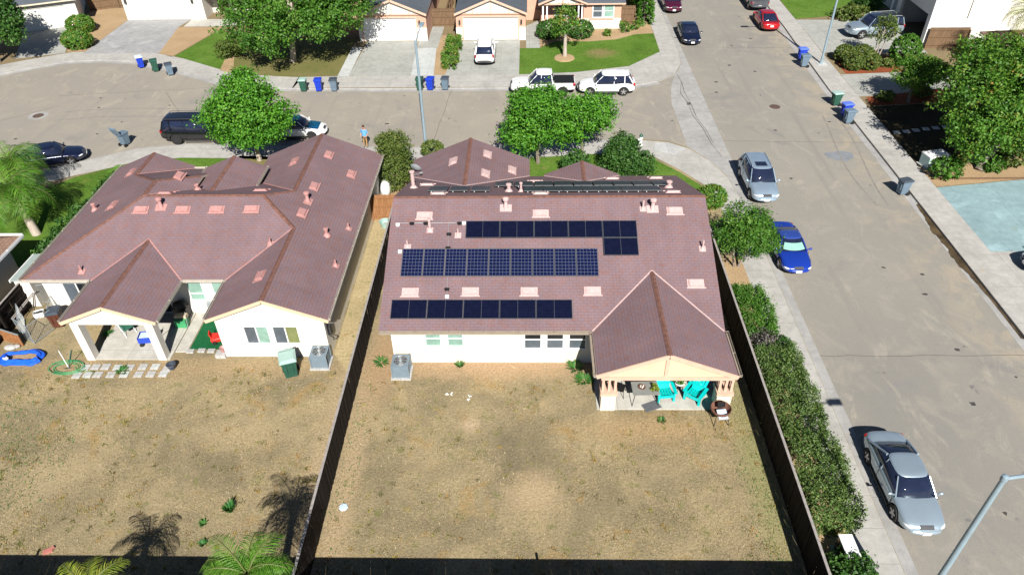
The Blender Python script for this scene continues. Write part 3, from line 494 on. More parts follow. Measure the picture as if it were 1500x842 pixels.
# ------------------------------------------------------------------ houses
def roof_planes(planes,parent,mat='shingle',th=.14,edge='fascia',name='roof'):
    m=MB()
    for pts in planes:
        P=[Vector(p) for p in pts]; n=Vector((0,0,0))
        for i in range(1,len(P)-1): n+=(P[i]-P[0]).cross(P[i+1]-P[0])
        n.normalize()
        if n.z<0: P=P[::-1]; n=-n
        h=Vector((0,0,1)).cross(n); h=h.normalized() if h.length>1e-4 else Vector((1,0,0)); s=n.cross(h)
        m.face(P,0,[(p.dot(h),p.dot(s)) for p in P]); D=[p-Vector((0,0,th)) for p in P]; m.face(D[::-1],1)
        k=len(P)
        for i in range(k): j=(i+1)%k; m.face([P[i],D[i],D[j],P[j]],1)
    return m.build(name,[M[mat],M[edge]],parent,fix=False)
def strips(lines,w,lift,mat,parent,name,h=.015):
    for p,q in lines:
        m=MB(); m.bar(Vector(p)+Vector((0,0,lift)),Vector(q)+Vector((0,0,lift)),w,h); m.build(name,M[mat],parent)
def ridge_caps(lines,parent,mat='ridge',w=.115):
    for p,q in lines:
        m=MB(); p=Vector(p)+Vector((0,0,.025)); q=Vector(q)+Vector((0,0,.025)); d=(q-p); L=d.length; d.normalize(); r=d.cross(Vector((0,0,1))).normalized()*w
        n=max(2,int(L/.3))
        for i in range(n):
            a=p+d*(L*i/n); b=p+d*(L*(i+1)/n); e=Vector((0,0,.012)); dz=Vector((0,0,-.055))
            m.face([a+e,b,b+r+dz,a+r+dz+e]); m.face([a+e,a-r+dz+e,b-r+dz,b])
        m.build('ridge_cap',M[mat],parent,fix=False)
def slope_frame(p,ax,sg):
    """matrix at p on a 5:12 roof plane; local y points up the slope"""
    up=Vector((sg if ax==0 else 0,sg if ax==1 else 0,S)).normalized(); x=up.cross(Vector((0,0,1))).normalized(); n=x.cross(up)
    return Matrix((( x.x,up.x,n.x,p[0]),(x.y,up.y,n.y,p[1]),(x.z,up.z,n.z,p[2]),(0,0,0,1)))
def low_vent(p,ax,sg,parent,mat):
    m=MB(); F=slope_frame(p,ax,sg); m.box(-.40,.40,-.26,.22,.004,.03,0,F); m.box(-.31,.31,-.18,.18,.03,.09,0,F); m.box(-.28,.28,-.16,.16,.09,.11,0,F)
    for s in (-1,1): m.box(s*.325-.012,s*.325+.012,-.12,.12,.04,.075,0,F)
    m.box(-.46,.46,-.30,-.24,.02,.06,0,F); return m.build('roof_vent',M[mat],parent)
def pipe_vent(p,parent,mat,h=.45,r=.05,cap=True,ax=1,sg=1):
    m=MB(); F=slope_frame(p,ax,sg); m.box(-.16,.16,-.16,.16,.004,.02,0,F); m.lathe([(r*2.4,-.02),(r*1.3,.14),(r,.15),(r,h)]+([(r*1.5,h),(r*1.5,h+.05),(r*.4,h+.08)] if cap else []),p,10); return m.build('vent_pipe',M[mat],parent,True)
def big_vent(p,parent,mat,ax=1,sg=1):
    m=MB(); F=slope_frame(p,ax,sg); m.box(-.3,.3,-.24,.2,.004,.03,0,F); m.lathe([(.15,-.05),(.10,.20),(.09,.22),(.09,.46),(.16,.48),(.16,.58),(.10,.62)],p,14); return m.build('flue_vent',M[mat],parent,True)
def gutter(lines,parent,mat='gutterm',w=.13,h=.12):
    for p,q in lines:
        m=MB(); p=Vector(p);q=Vector(q); d=(q-p).normalized(); r=d.cross(Vector((0,0,1)))*(w/2)
        m.bar(p-Vector((0,0,h/2)),q-Vector((0,0,h/2)),w,.02); 
        for s in (-1,1): m.bar(p+r*s,q+r*s,.015,h)
        n=max(1,int((q-p).length/1.4))
        for i in range(n+1): c=p.lerp(q,i/n); m.bar(c-r+Vector((0,0,h*.45)),c+r+Vector((0,0,h*.45)),.04,.02)
        m.build('gutter',M[mat],parent)
def window(parent,x0,x1,y,z0,z1,panes='v',gl='win',frame='whiteframe',fw=.06,pr=.05,sill=True,split=.5,gl2=None):
    f=MB(); f.box(x0-fw,x0,y-pr,y,z0-fw,z1+fw); f.box(x1,x1+fw,y-pr,y,z0-fw,z1+fw); f.box(x0,x1,y-pr,y,z1,z1+fw); f.box(x0,x1,y-pr-(.03 if sill else 0),y,z0-fw,z0)
    if panes=='v': f.box((x0+x1)/2-.03,(x0+x1)/2+.03,y-pr,y-.012,z0,z1)
    if panes=='h': zc=z0+(z1-z0)*split; f.box(x0,x1,y-pr,y-.012,zc-.025,zc+.025)
    w=f.build('window',M[frame],parent); p=MB(); p.box(x0,x1,y-.012,y-.002,z0,z1) if not gl2 else (p.box(x0,(x0+x1)/2-.03,y-.012,y-.002,z0,z1,0),p.box((x0+x1)/2+.03,x1,y-.012,y-.002,z0,z1,1)); p.build('pane',[M[gl],M[gl2]] if gl2 else M[gl],w); return w
def garage_door(parent,x0,x1,y,h=2.2,mat='white'):
    m=MB(); nz,nx=4,8
    for i in range(nz):
        z0=h*i/nz; m.box(x0,x1,y-.02,y,z0+.012,z0+h/nz-.004)
        for j in range(nx): a=x0+(x1-x0)*j/nx; b=x0+(x1-x0)*(j+1)/nx; m.box(a+.09,b-.09,y-.035,y-.02,z0+.1,z0+h/nz-.1)
    return m.build('garage_door',M[mat],parent)
def gable_z(half): return 2.6+S*half
# ---- centre house
H2=thing('house','cream stucco house with brown shingle roof covered in solar panels','house',(1,32,0))
w=MB(); w.wall([(25.6,0),(38.8,0),(38.8,2.6),(32.05,5.25),(25.6,2.6)],'X',-6.6,8.6); w.box(-7.0,-.3,38.7,41,0,2.55); w.box(1.2,5.2,38.75,39.1,0,2.7); w.build('wall',M['cream'],H2)
T2=.006
rf=roof_planes([[(-7,24.95,2.6),(8.95,24.95,2.6),(8.95,32.07,5.505),(-7,32.07,5.505)],[(-7,32.07,5.505),(8.95,32.07,5.505),(8.95,39.19,2.6),(-7,39.19,2.6)],
 [(2.87,22.1,2.6+T2),(5.87,22.1,3.824+T2),(5.87,27.97,3.824+T2),(2.87,24.95,2.6+T2)],[(5.87,22.1,3.824+T2),(8.94,22.1,2.57+T2),(8.94,24.95,2.57+T2),(5.87,27.97,3.824+T2)],
 [(-7.35,41.35,2.6+T2),(-3.66,41.35,4.105+T2),(-3.66,35.5,4.105+T2),(-7.35,39.19,2.6+T2)],[(-3.66,41.35,4.105+T2),(.02,41.35,2.6+T2),(.02,39.19,2.6+T2),(-3.66,35.5,4.105+T2)],
 [(.9,39.4,2.6+T2),(3.2,39.4,3.54+T2),(3.2,36.9,3.54+T2),(.9,39.19,2.6+T2)],[(3.2,39.4,3.54+T2),(5.5,39.4,2.6+T2),(5.5,39.19,2.6+T2),(3.2,36.9,3.54+T2)]],H2,edge='eave')
ridge_caps([((-7,32.07,5.505),(8.95,32.07,5.505)),((5.87,22.1,3.83),(5.87,27.9,3.83)),((-3.66,41.35,4.11),(-3.66,35.6,4.11)),((3.2,39.4,3.545),(3.2,37,3.545))],rf)
strips([((2.87,24.95,2.61),(5.87,27.97,3.835)),((8.9,24.97,2.61),(5.87,27.97,3.835)),((-7.3,39.15,2.62),(-3.66,35.5,4.115)),((0,39.19,2.61),(-3.66,35.5,4.115)),((.9,39.2,2.61),(3.2,36.9,3.545)),((5.5,39.2,2.61),(3.2,36.9,3.545))],.075,.012,'palepink',rf,'valley_flashing')
for x,y,z in ((-5.30,30.97,5.06),(.57,31.07,5.10),(7.30,31.19,5.15),(-5.68,26.88,3.39),(-2.81,26.91,3.40),(-.02,26.91,3.40),(2.98,26.94,3.41),(7.88,27.31,3.56)): low_vent((x,y,z),1,1,rf,'palepink')
for x,y,z in ((-5.8,35.9,3.94),(-4.78,32.9,5.16),(.33,36.9,3.54),(.58,32.75,5.23),(4.9,37.9,3.13),(7.5,38.1,3.04),(7.5,33.1,5.08)): low_vent((x,y,z),1,-1,rf,'palepink')
low_vent((-4.55,39.07,3.74),0,1,rf,'palepink')
for p in ((-2.62,40.03,3.68),(-1.10,39.17,3.06),(-2.63,37.67,3.68)): low_vent(p,0,-1,rf,'palepink')
pipe_vent((-4.97,30.15,4.72),rf,'palepink',.6,.07); big_vent((-1.2,31.4,5.23),rf,'palepink'); pipe_vent((-6.01,29.23,4.35),rf,'palepink',.4,.045,False); pipe_vent((-3.55,29.86,4.6),rf,'palepink',.38,.045,False); pipe_vent((5.72,31.3,5.19),rf,'palepink',.5,.05,False); big_vent((6.2,31.3,5.19),rf,'palepink'); pipe_vent((8.43,29.1,4.29),rf,'palepink',.5,.045,False)
pipe_vent((-6.42,34.9,4.35),rf,'palepink',1.0,.10,ax=1,sg=-1); pipe_vent((-1.1,33.6,4.88),rf,'palepink',.4,.1,ax=1,sg=-1); pipe_vent((-.45,33.5,4.92),rf,'palepink',.5,.06,ax=1,sg=-1); pipe_vent((7.6,34.6,4.47),rf,'palepink',.35,.11,ax=1,sg=-1)
gutter([((-6.95,24.88,2.6),(2.75,24.88,2.6)),((2.80,22.15,2.6),(2.80,24.8,2.6)),((9.02,22.15,2.57),(9.02,24.95,2.57))],H2,'gutterm')
m=MB(); m.box(-6.58,-6.51,25.5,25.58,0,2.5); m.build('downpipe',M['white'],H2)
for x0,x1 in ((-4.95,-4.27),(-3.88,-3.2)): window(H2,x0,x1,25.6,1.15,2.1,'h','wing')
for x0,x1 in ((-.22,.52),(.84,1.58),(1.9,2.65)): window(H2,x0,x1,25.6,1.0,2.1,'h','win'); q=MB(); q.box(x0,x1,25.6-.014,25.6-.0125,1.0,1.53); q.build('lower_pane',M['winq'],H2)
# patio gable, its posts and pillars
g=MB(); g.wall([(3.2,2.42),(8.7,2.42),(8.7,2.5),(5.87,3.66),(3.2,2.5)],'Y',22.30,22.42); g.build('gable_panel',M['warmcream'],H2)
g=MB(); g.bar((2.87,22.12,2.53),(5.87,22.12,3.74),.06,.20); g.bar((5.87,22.12,3.74),(8.92,22.12,2.5),.06,.20); g.box(3.1,8.75,22.2,22.45,2.25,2.42); g.box(5.79,5.95,22.24,22.30,2.42,3.56); g.build('gable_trim',M['peachtrim'],H2)
for x0,x1 in ((3.2,3.86),(8.35,9.0)):
    p=MB(); p.box(x0,x1,22.5,23.15,0,.98); b=p.build('pillar',M['cream'],H2)
    c=MB(); c.box(x0-.05,x1+.05,22.45,23.2,.98,1.16); c.build('pillar_cap',M['peachtrim'],b)
    for q in (x0+.06,(x0+x1)/2,x1-.06): c=MB(); c.box(q-.055,q+.055,22.6,22.72,1.16,2.26); c.build('post',M['peachtrim'],b)
    for q in (x0+.06,x1-.06): c=MB(); c.box(q-.055,q+.055,22.95,23.07,1.16,2.3); c.build('post',M['peachtrim'],b)
m=MB(); m.box(4.4,6.2,25.55,25.59,.05,2.1); m.build('patio_door',M['winq'],H2)
# ---- west house
H1=thing('house','white stucco house with hipped brown roof and open gable porch','house',(-18,33,0))
w=MB(); w.box(-25.4,-15.1,29.35,38.2,0,2.55); w.box(-15.1,-9.85,26.0,41.7,0,2.5); w.box(-16.5,-15.1,36,41.7,0,2.5); w.box(-25.5,-21.7,38.2,40.3,0,2.5); w.box(-19.4,-16.4,37.5,38.9,0,3.25); w.box(-21.7,-19.4,38.2,39.9,0,2.5)
w.wall([(-15.1,2.5),(-9.85,2.5),(-9.85,2.62),(-12.45,3.66),(-15.1,2.58)],'Y',26.0,26.15); w.build('wall',M['stucco'],H1)
e=.006
rf=roof_planes([
 [(-9.5,25.75,2.6),(-12.45,25.75,3.804),(-12.45,31.8,3.804),(-14.45,33.8,4.62),(-13.2,35.05,4.11),(-13.2,42.1,4.11),(-9.5,42.1,2.6)],
 [(-15.4,25.75,2.6),(-12.45,25.75,3.804),(-12.45,31.8,3.804),(-15.4,28.85,2.6)],
 [(-26,28.85,2.6),(-15.4,28.85,2.6),(-12.45,31.8,3.804),(-14.45,33.8,4.62),(-21.05,33.8,4.62)],
 [(-26,28.85,2.6),(-21.05,33.8,4.62),(-21.05,35.4,4.62),(-23.6,37.95,3.58),(-23.6,40.7,3.58),(-26,40.7,2.6)],
 [(-23.6,37.95,3.58),(-23.6,40.7,3.58),(-21.2,40.7,2.6),(-21.2,40.35,2.6)],
 [(-23.6,37.95,3.58),(-21.05,35.4,4.62),(-19.2,37.25,3.865),(-19.2,40.3,2.62),(-21.2,40.35,2.6)],
 [(-21.05,33.8,4.62),(-19.2,35.65,3.865),(-19.2,37.25,3.865),(-21.05,35.4,4.62)],
 [(-21.05,33.8,4.62),(-14.45,33.8,4.62),(-13.2,35.05,4.11),(-16.9,38.75,2.6),(-19.2,38.75,2.6),(-19.2,35.65,3.865)],
 [(-13.2,35.05,4.11),(-13.2,42.1,4.11),(-16.9,42.1,2.6),(-16.9,38.75,2.6)],
 [(-19.75,39.2,3.35+e),(-17.9,39.2,4.105+e),(-17.9,34.95,4.105+e),(-19.75,36.8,3.35+e)],[(-17.9,39.2,4.105+e),(-16.05,39.2,3.35+e),(-16.05,36.8,3.35+e),(-17.9,34.95,4.105+e)],
 [(-22.3,25.6,2.6+e),(-20,25.6,3.54+e),(-20,31.15,3.54+e),(-22.3,28.85,2.6+e)],[(-20,25.6,3.54+e),(-17.7,25.6,2.6+e),(-17.7,28.85,2.6+e),(-20,31.15,3.54+e)]],H1)
ridge_caps([((-12.45,25.75,3.804),(-12.45,31.8,3.804)),((-12.45,31.8,3.804),(-14.45,33.8,4.62)),((-14.45,33.8,4.62),(-21.05,33.8,4.62)),((-26,28.85,2.6),(-21.05,33.8,4.62)),((-21.05,33.8,4.62),(-21.05,35.4,4.62)),((-21.05,35.4,4.62),(-23.6,37.95,3.58)),((-23.6,37.95,3.58),(-23.6,40.7,3.58)),((-21.05,35.4,4.62),(-19.3,37.15,3.9)),((-14.45,33.8,4.62),(-13.2,35.05,4.11)),((-13.2,35.05,4.11),(-13.2,42.1,4.11)),((-17.9,39.2,4.11),(-17.9,35,4.11)),((-20,25.6,3.545),(-20,31.1,3.545))],rf)
strips([((-12.45,31.8,3.81),(-15.4,28.85,2.61)),((-22.3,28.85,2.615),(-20,31.15,3.55)),((-17.7,28.85,2.615),(-20,31.15,3.55)),((-23.6,37.95,3.585),(-21.2,40.35,2.61)),((-21.05,33.8,4.63),(-19.7,35.15,4.08)),((-19.75,36.8,3.36),(-17.9,34.95,4.115)),((-16.05,36.8,3.36),(-17.9,34.95,4.115)),((-13.2,35.05,4.12),(-16.2,38.05,2.9))],.075,.014,'pinkmetal',rf,'valley_flashing')
for p in ((-20.9,32.9,4.255),(-18.63,32.9,4.255),(-16.78,32.9,4.255),(-14.9,32.92,4.265)): low_vent(p,1,1,rf,'pinkmetal')
for p in ((-12.36,39.89,3.77),(-10.82,38.62,3.14),(-12.37,36.11,3.77),(-12.38,33.28,3.78)): low_vent(p,0,-1,rf,'pinkmetal')
low_vent((-14.3,39.28,3.66),0,1,rf,'pinkmetal'); low_vent((-13.15,28.0,3.52),0,1,rf,'pinkmetal'); low_vent((-24.2,38.6,3.34),0,1,rf,'pinkmetal'); low_vent((-23.2,34.2,3.745),0,1,rf,'pinkmetal'); low_vent((-20.2,36.5,4.28),0,-1,rf,'pinkmetal'); low_vent((-20.1,34.35,4.395),1,-1,rf,'pinkmetal'); low_vent((-15.1,35.2,4.045),1,-1,rf,'pinkmetal')
big_vent((-19.85,33.05,4.31),rf,'pinkmetal'); pipe_vent((-22.97,29.32,2.79),rf,'pinkmetal',.4,.045,False); pipe_vent((-13.48,30.85,3.42),rf,'pinkmetal',.35,.045,False); big_vent((-12.34,34.5,3.76),rf,'pinkmetal',0,-1); pipe_vent((-10.84,32.03,3.15),rf,'pinkmetal',.4,.09,True,0,-1); pipe_vent((-9.95,33.2,2.79),rf,'pinkmetal',.35,.05,False,0,-1); pipe_vent((-9.95,29.8,2.79),rf,'pinkmetal',.35,.05,False,0,-1); pipe_vent((-24.7,34.7,3.13),rf,'pinkmetal',.35,.09,True,0,1); pipe_vent((-18.9,35.6,3.885),rf,'pinkmetal',.3,.09,True,1,-1)
gutter([((-9.46,25.8,2.6),(-9.43,42.1,2.6)),((-26.07,28.85,2.6),(-26.07,40.7,2.6)),((-25.95,28.78,2.6),(-22.4,28.78,2.6)),((-17.6,28.78,2.6),(-15.5,28.78,2.6)),((-22.37,25.65,2.6),(-22.37,28.7,2.6)),((-17.63,25.65,2.6),(-17.63,28.7,2.6)),((-15.47,25.8,2.6),(-15.47,28.7,2.6)),((-16.0,36.9,3.33),(-16.0,39.2,3.33)),((-19.8,37,3.33),(-19.8,39.2,3.33)),((-21.2,40.45,2.6),(-19.9,40.45,2.6))],H1,'fasciagrey',.08)
for a,b in (((-15.4,25.72,2.53),(-12.45,25.72,3.73)),((-12.45,25.72,3.73),(-9.5,25.72,2.53)),((-22.3,25.57,2.53),(-20,25.57,3.46)),((-20,25.57,3.46),(-17.7,25.57,2.53))): g=MB(); g.bar(a,b,.05,.17); g.build('barge_board',M['tan'],H1)
g=MB(); g.wall([(-22,2.35),(-18,2.35),(-18,2.55),(-20,3.38),(-22,2.55)],'Y',25.72,25.92); g.box(-22,-21.6,25.92,28.9,2.3,2.5); g.box(-18.4,-18,25.92,28.9,2.3,2.5); g.build('porch_beam',M['stucco'],H1)
for x0 in (-22.0,-18.4): p=MB(); p.box(x0,x0+.4,25.72,26.15,0,2.35); p.build('porch_pillar',M['stucco'],H1)
window(H1,-13.75,-12.65,26.0,.95,2.0,'v','winq',gl2='wing'); window(H1,-12.35,-11.2,26.0,.95,2.0,'v','winq',gl2='winy'); window(H1,-24.3,-22.95,29.35,.1,2.05,'v','winq',sill=False,gl2='win'); window(H1,-17.75,-17.05,29.35,.95,2.15,'h','wing',split=.35); window(H1,-16.45,-15.75,29.35,.95,2.15,'h','wing',split=.35); window(H1,-20.9,-19.0,29.35,.1,2.1,'v','win',sill=False)
m=MB(); m.box(-17.0,-16.5,29.1,29.33,.45,.85); 
m.build('meter_box',M['metal'],H1)
m=MB(); m.tube([(-9.8,26.1,2.3),(-9.78,26.1,1.4),(-9.6,26.3,1.0),(-9.75,26.6,.6)],.03,6); m.box(-9.85,-9.7,26.3,26.55,1.2,1.7); m.build('cable_box',M['dark'],H1)
# ---- houses across the cross street
def garage_front(root,x0,x1,dx0,dx1,y,ax,hw,wallm='peach',gm='white'):
    w=MB(); w.box(x0,dx0,y,y+.3,0,2.55); w.box(dx1,x1,y,y+.3,0,2.55); w.box(dx0,dx1,y,y+.3,2.2,2.55); w.box(x0,x0+.3,y+.3,y+6,0,2.5); w.box(x1-.3,x1,y+.3,y+6,0,2.5); w.build('wall',M[wallm],root)
    for a,b in ((x0-.02,dx0-.12),(dx1+.12,x1+.02)): w=MB(); w.box(a,b,y-.05,y-.001,0,1.25); w.build('wainscot',M['stucco'],root)
    t=MB(); t.box(dx0-.12,dx0,y-.06,y-.003,0,2.32); t.box(dx1,dx1+.12,y-.06,y-.003,0,2.32); t.box(dx0,dx1,y-.06,y-.003,2.2,2.32); t.box(x0,x1,y-.12,y-.004,2.5,2.62)
    zr=2.6+S*hw
    t.bar((ax-hw,y-.34,2.55),(ax,y-.34,zr-.06),.06,.2); t.bar((ax,y-.34,zr-.06),(ax+hw,y-.34,2.55),.06,.2)
    for k in (-.5,0,.5): t.box(ax+k*hw-.05,ax+k*hw+.05,y-.14,y-.06,2.6,2.62+S*hw*(1-abs(k))-.15)
    t.build('gable_trim',M['peachtrim'],root); garage_door(root,dx0,dx1,y+.12,2.2,gm)
    g=MB(); g.wall([(ax-hw+.25,2.62),(ax+hw-.25,2.62),(ax,zr-.14)],'Y',y-.06,y+.15); g.build('gable_panel',M['stucco'],root)
    for s in (dx0-.35,dx1+.35): l=MB(); l.box(s-.08,s+.08,y-.2,y-.01,1.6,1.95); l.build('wall_lamp',M['dark'],root)
N1=thing('house','peach house with blue grey roof left of its twin, driveway empty','house',(-13.2,76,0))
garage_front(N1,-16.4,-9.85,-16.0,-10.85,70,-13.1,3.35)
m=MB(); m.box(-19.5,-9.9,76,86,0,2.55); m.build('main_wall',M['peach'],N1)
z0=gable_z(3.35)
rf=roof_planes([[(-16.45,69.65,2.6),(-13.1,69.65,z0),(-13.1,80.2,z0),(-16.45,76.8,2.6)],[(-13.1,69.65,z0),(-9.75,69.65,2.6),(-9.75,83.5,2.6),(-13.1,80.2,z0)],[(-20,75.5,2.58),(-9.4,75.5,2.58),(-9.4,82.5,5.436),(-20,82.5,5.436)]],N1,'shingle_blue',edge='peachtrim')
ridge_caps([((-13.1,69.65,z0),(-13.1,80,z0))],rf,'shingle_blue')
N2=thing('house','peach house with blue grey roof, garage, porch and bedroom window','house',(0,76,0))
garage_front(N2,-7.0,-.35,-6.3,-1.1,70,-3.65,3.45)
m=MB(); m.box(-7,9.05,76,86,1.0,2.55); m.box(5.35,9.05,73,76,1.0,2.55); m.box(1.2,5.4,74.6,76,0,2.55); m.box(-.35,1.2,75.8,76,0,1); m.build('main_wall',M['peach'],N2)
m=MB(); m.box(5.33,9.07,72.95,76.1,0,1.0); m.box(1.2,2.0,72.9,73.1,0,.85); m.box(2.0,4.4,72.9,73.1,0,.85); m.box(4.75,5.33,72.9,73.1,0,.85); m.build('porch_wall',M['stucco'],N2)
m=MB(); m.box(1.15,2.0,72.85,73.15,.85,.95); m.box(4.7,5.33,72.85,73.15,.85,.95); m.box(5.9,8.3,72.86,72.95,.9,1.02); m.build('ledge',M['peachtrim'],N2)
for x in (1.35,1.75,4.85,5.2): m=MB(); m.box(x-.07,x+.07,72.93,73.07,.95,2.45); m.build('porch_post',M['white'],N2)
window(N2,6.3,7.15,72.99,1.15,2.3,'h','winq',fw=.1); window(N2,7.4,8.25,72.99,1.15,2.3,'h','wing',fw=.1); window(N2,2.6,4.1,74.6,.8,2.2,'v','winq'); m=MB(); m.box(4.6,5.3,74.55,74.59,.05,2.1); m.build('door',M['dkdoor'],N2)
m=MB(); m.wall([(1.1,2.5),(5.5,2.5),(3.3,3.35)],'Y',72.85,73.1); m.build('porch_gable',M['stucco'],N2)
m=MB(); m.bar((.9,72.5,2.52),(3.3,72.5,3.5),.06,.18); m.bar((3.3,72.5,3.5),(5.7,72.5,2.52),.06,.18); m.box(1.1,5.5,72.75,72.85,2.4,2.55); m.box(3.22,3.38,72.72,72.84,2.55,3.25); m.build('porch_trim',M['peachtrim'],N2)
z1=gable_z(3.45); z2_=gable_z(2.4)
rf=roof_planes([[(-7.1,69.65,2.6),(-3.65,69.65,z1),(-3.65,80,z1),(-7.1,76.5,2.6)],[(-3.65,69.65,z1),(-.2,69.65,2.6),(-.2,76.5,2.6),(-3.65,80,z1)],[(.9,72.45,2.6),(3.3,72.45,z2_),(3.3,77,z2_),(.9,75.8,2.6)],[(3.3,72.45,z2_),(5.7,72.45,2.6),(5.7,75.8,2.6),(3.3,77,z2_)],[(-7.4,75.7,2.58),(9.4,75.7,2.58),(9.4,82.5,5.4),(-7.4,82.5,5.4)],[(5.0,72.6,2.57),(9.4,72.6,2.57),(9.4,76.0,3.9),(5.0,76.0,3.9)]],N2,'shingle_blue',edge='peachtrim')
# ---- white houses in the far left
W2=thing('house','white stucco house with white garage door and dark red entry door','house',(-37,80,0))
w=MB(); w.box(-42.4,-41.4,77,77.3,0,2.9); w.box(-35.6,-34.0,77,77.3,0,2.9); w.box(-41.4,-35.6,77,77.3,2.25,2.9); w.box(-34.3,-34,77.3,80,0,2.9); w.box(-34.0,-27.5,79.2,79.5,0,2.9); w.box(-42.4,-42.1,77.3,86,0,2.9); w.build('wall',M['stucco'],W2)
garage_door(W2,-41.4,-35.6,77.1,2.25); m=MB(); m.box(-33.3,-32.2,79.12,79.19,.05,2.3); m.build('door',M['dkdoor'],W2); window(W2,-30.6,-29.9,79.2,1.2,2.2,None,'winq')
for x in (-42,-35): m=MB(); m.box(x-.1,x+.1,76.8,76.99,1.7,2.1); m.build('wall_lamp',M['dark'],W2)
roof_planes([[(-43,76.5,2.9),(-27,76.5,2.9),(-27,84,5.9),(-43,84,5.9)]],W2,'shingle_tan')
W1=thing('house','white house behind the leafy tree, pale grey garage door shaded','house',(-49.5,74.3,0),R(24))
w=MB(); w.box(-3,-2.3,0,.3,0,2.7); w.box(2.1,3.2,0,.3,0,2.7); w.box(-2.3,2.1,0,.3,2.15,2.7); w.box(2.9,3.2,.3,8,0,2.7); w.build('wall',M['stucco'],W1,local=True)
ORG[W1]=Vector((0,0,0)); garage_door(W1,-2.3,2.1,.1,2.15,'stone_w')
roof_planes([[(-4,-.5,2.75),(3.5,-.5,2.75),(3.5,7,5.8),(-4,7,5.8)]],W1,'shingle_blue')
# ---- two storey house across the main street
EH=thing('house','tall white two storey house with open dark garage facing the street','house',(43,72,0))
w=MB(); w.box(36.3,36.6,67.2,67.9,0,6); w.box(36.3,36.6,73.4,74.2,0,6); w.box(36.3,36.6,67.9,73.4,2.75,6); w.box(36.6,52,67.2,67.5,0,6); w.box(36.3,36.6,74.2,75.2,2.6,6); w.box(37.6,37.9,74.2,80,0,6); w.box(36.6,43,74.0,74.2,0,6); w.box(42,42.2,67.5,74,0,3); w.build('wall',M['stucco'],EH)
m=MB(); m.box(36.22,36.3,67.15,67.35,0,6); m.box(36.2,36.3,74.9,75.2,0,2.6); m.build('corner_trim',M['white'],EH)
m=MB(); m.box(36.7,41.9,67.6,73.9,2.8,2.85); m.box(36.65,36.7,67.9,73.4,2.7,2.75); m.build('garage_ceiling',M['dark'],EH)
m=MB(); m.tube([(39.5,67.18,5.8),(39.5,67.16,2.6)],.03,6); m.build('cable',M['dark'],EH)
window(EH,38.2,39.4,74.19,3.6,4.8,'v','win'); roof_planes([[(35.8,66.7,6.1),(52,66.7,6.1),(52,74,8.4),(40.5,71.6,8.4)],[(35.8,66.7,6.1),(40.5,71.6,8.4),(40.5,76,8.4),(35.8,80,6.1)]],EH,'shingle_tan')
for i,(x,y,a,b,c,mt) in enumerate(((38.4,69,.7,.6,1.0,'bin_grey'),(39.6,72.4,1.2,.6,1.7,'fencebrown'))):
    m=MB(); m.box(x,x+a,y,y+b,0,c); m.box(x+.05,x+a-.05,y+.04,y+b-.04,c,c+.05); 
    for k in range(3): m.box(x-.01,x,y+.05,y+b-.05,c*(k+.15)/3,c*(k+.85)/3)
    tag(m.build('storage_cabinet',M[mt]),'shadowy '+('low grey' if i==0 else 'tall brown')+' storage cabinet inside the open garage','cabinet')
SH=thing('house','single storey house with tan brown roof behind the big right tree','house',(42,57,0))
w=MB(); w.box(39.5,52,50.5,63,0,2.6); w.build('wall',M['cream'],SH); zz=2.6
rf=roof_planes([[(38.9,50,2.65),(45.7,56.8,5.42),(38.9,63.6,2.65)],[(38.9,50,2.65),(54,50,2.65),(54,56.8,5.42),(45.7,56.8,5.42)],[(38.9,63.6,2.65),(45.7,56.8,5.42),(54,56.8,5.42),(54,63.6,2.65)]],SH,'shingle_tan')
# ---- house at the left edge
LH=thing('house','blue shaded house corner with brown roof at the left edge','house',(-33,28,0))
w=MB(); w.box(-42,-28.9,14,32.4,0,2.55); w.build('wall',M['stucco'],LH); rf=roof_planes([[(-28.2,32.9,2.6),(-28.2,15,2.6),(-34,20.8,4.97),(-34,27.1,4.97)],[(-28.2,32.9,2.6),(-34,27.1,4.97),(-40,27.1,4.97),(-44,32.9,2.6)],[(-28.2,15,2.6),(-44,15,2.6),(-40,20.8,4.97),(-34,20.8,4.97)],[(-34,20.8,4.97),(-40,20.8,4.97),(-40,27.1,4.97),(-34,27.1,4.97)]],LH,'shingle_tan'); gutter([((-28.13,15.2,2.6),(-28.13,32.9,2.6)),((-44,32.97,2.6),(-28.2,32.97,2.6))],LH,'white')
t=thing('garden_shed','pale lean-to shed with white end board in the narrow left side yard','shed',(-26.6,30.9,0)); m=MB(); m.box(-27.35,-26.55,29.9,32.1,0,1.75); m.build('wall',M['stucco'],t); m=MB(); m.wall([(-27.45,1.78),(-26.45,1.9),(-26.45,1.96),(-27.45,1.84)],'Y',29.8,32.2); m.build('roof',M['shedroof'],t); m=MB(); m.box(-27.5,-27.45,29.8,32.2,1.7,1.86); m.build('edge_board',M['white'],t)  # added block shaped as a lean-to, in place of a sunlit concrete strip
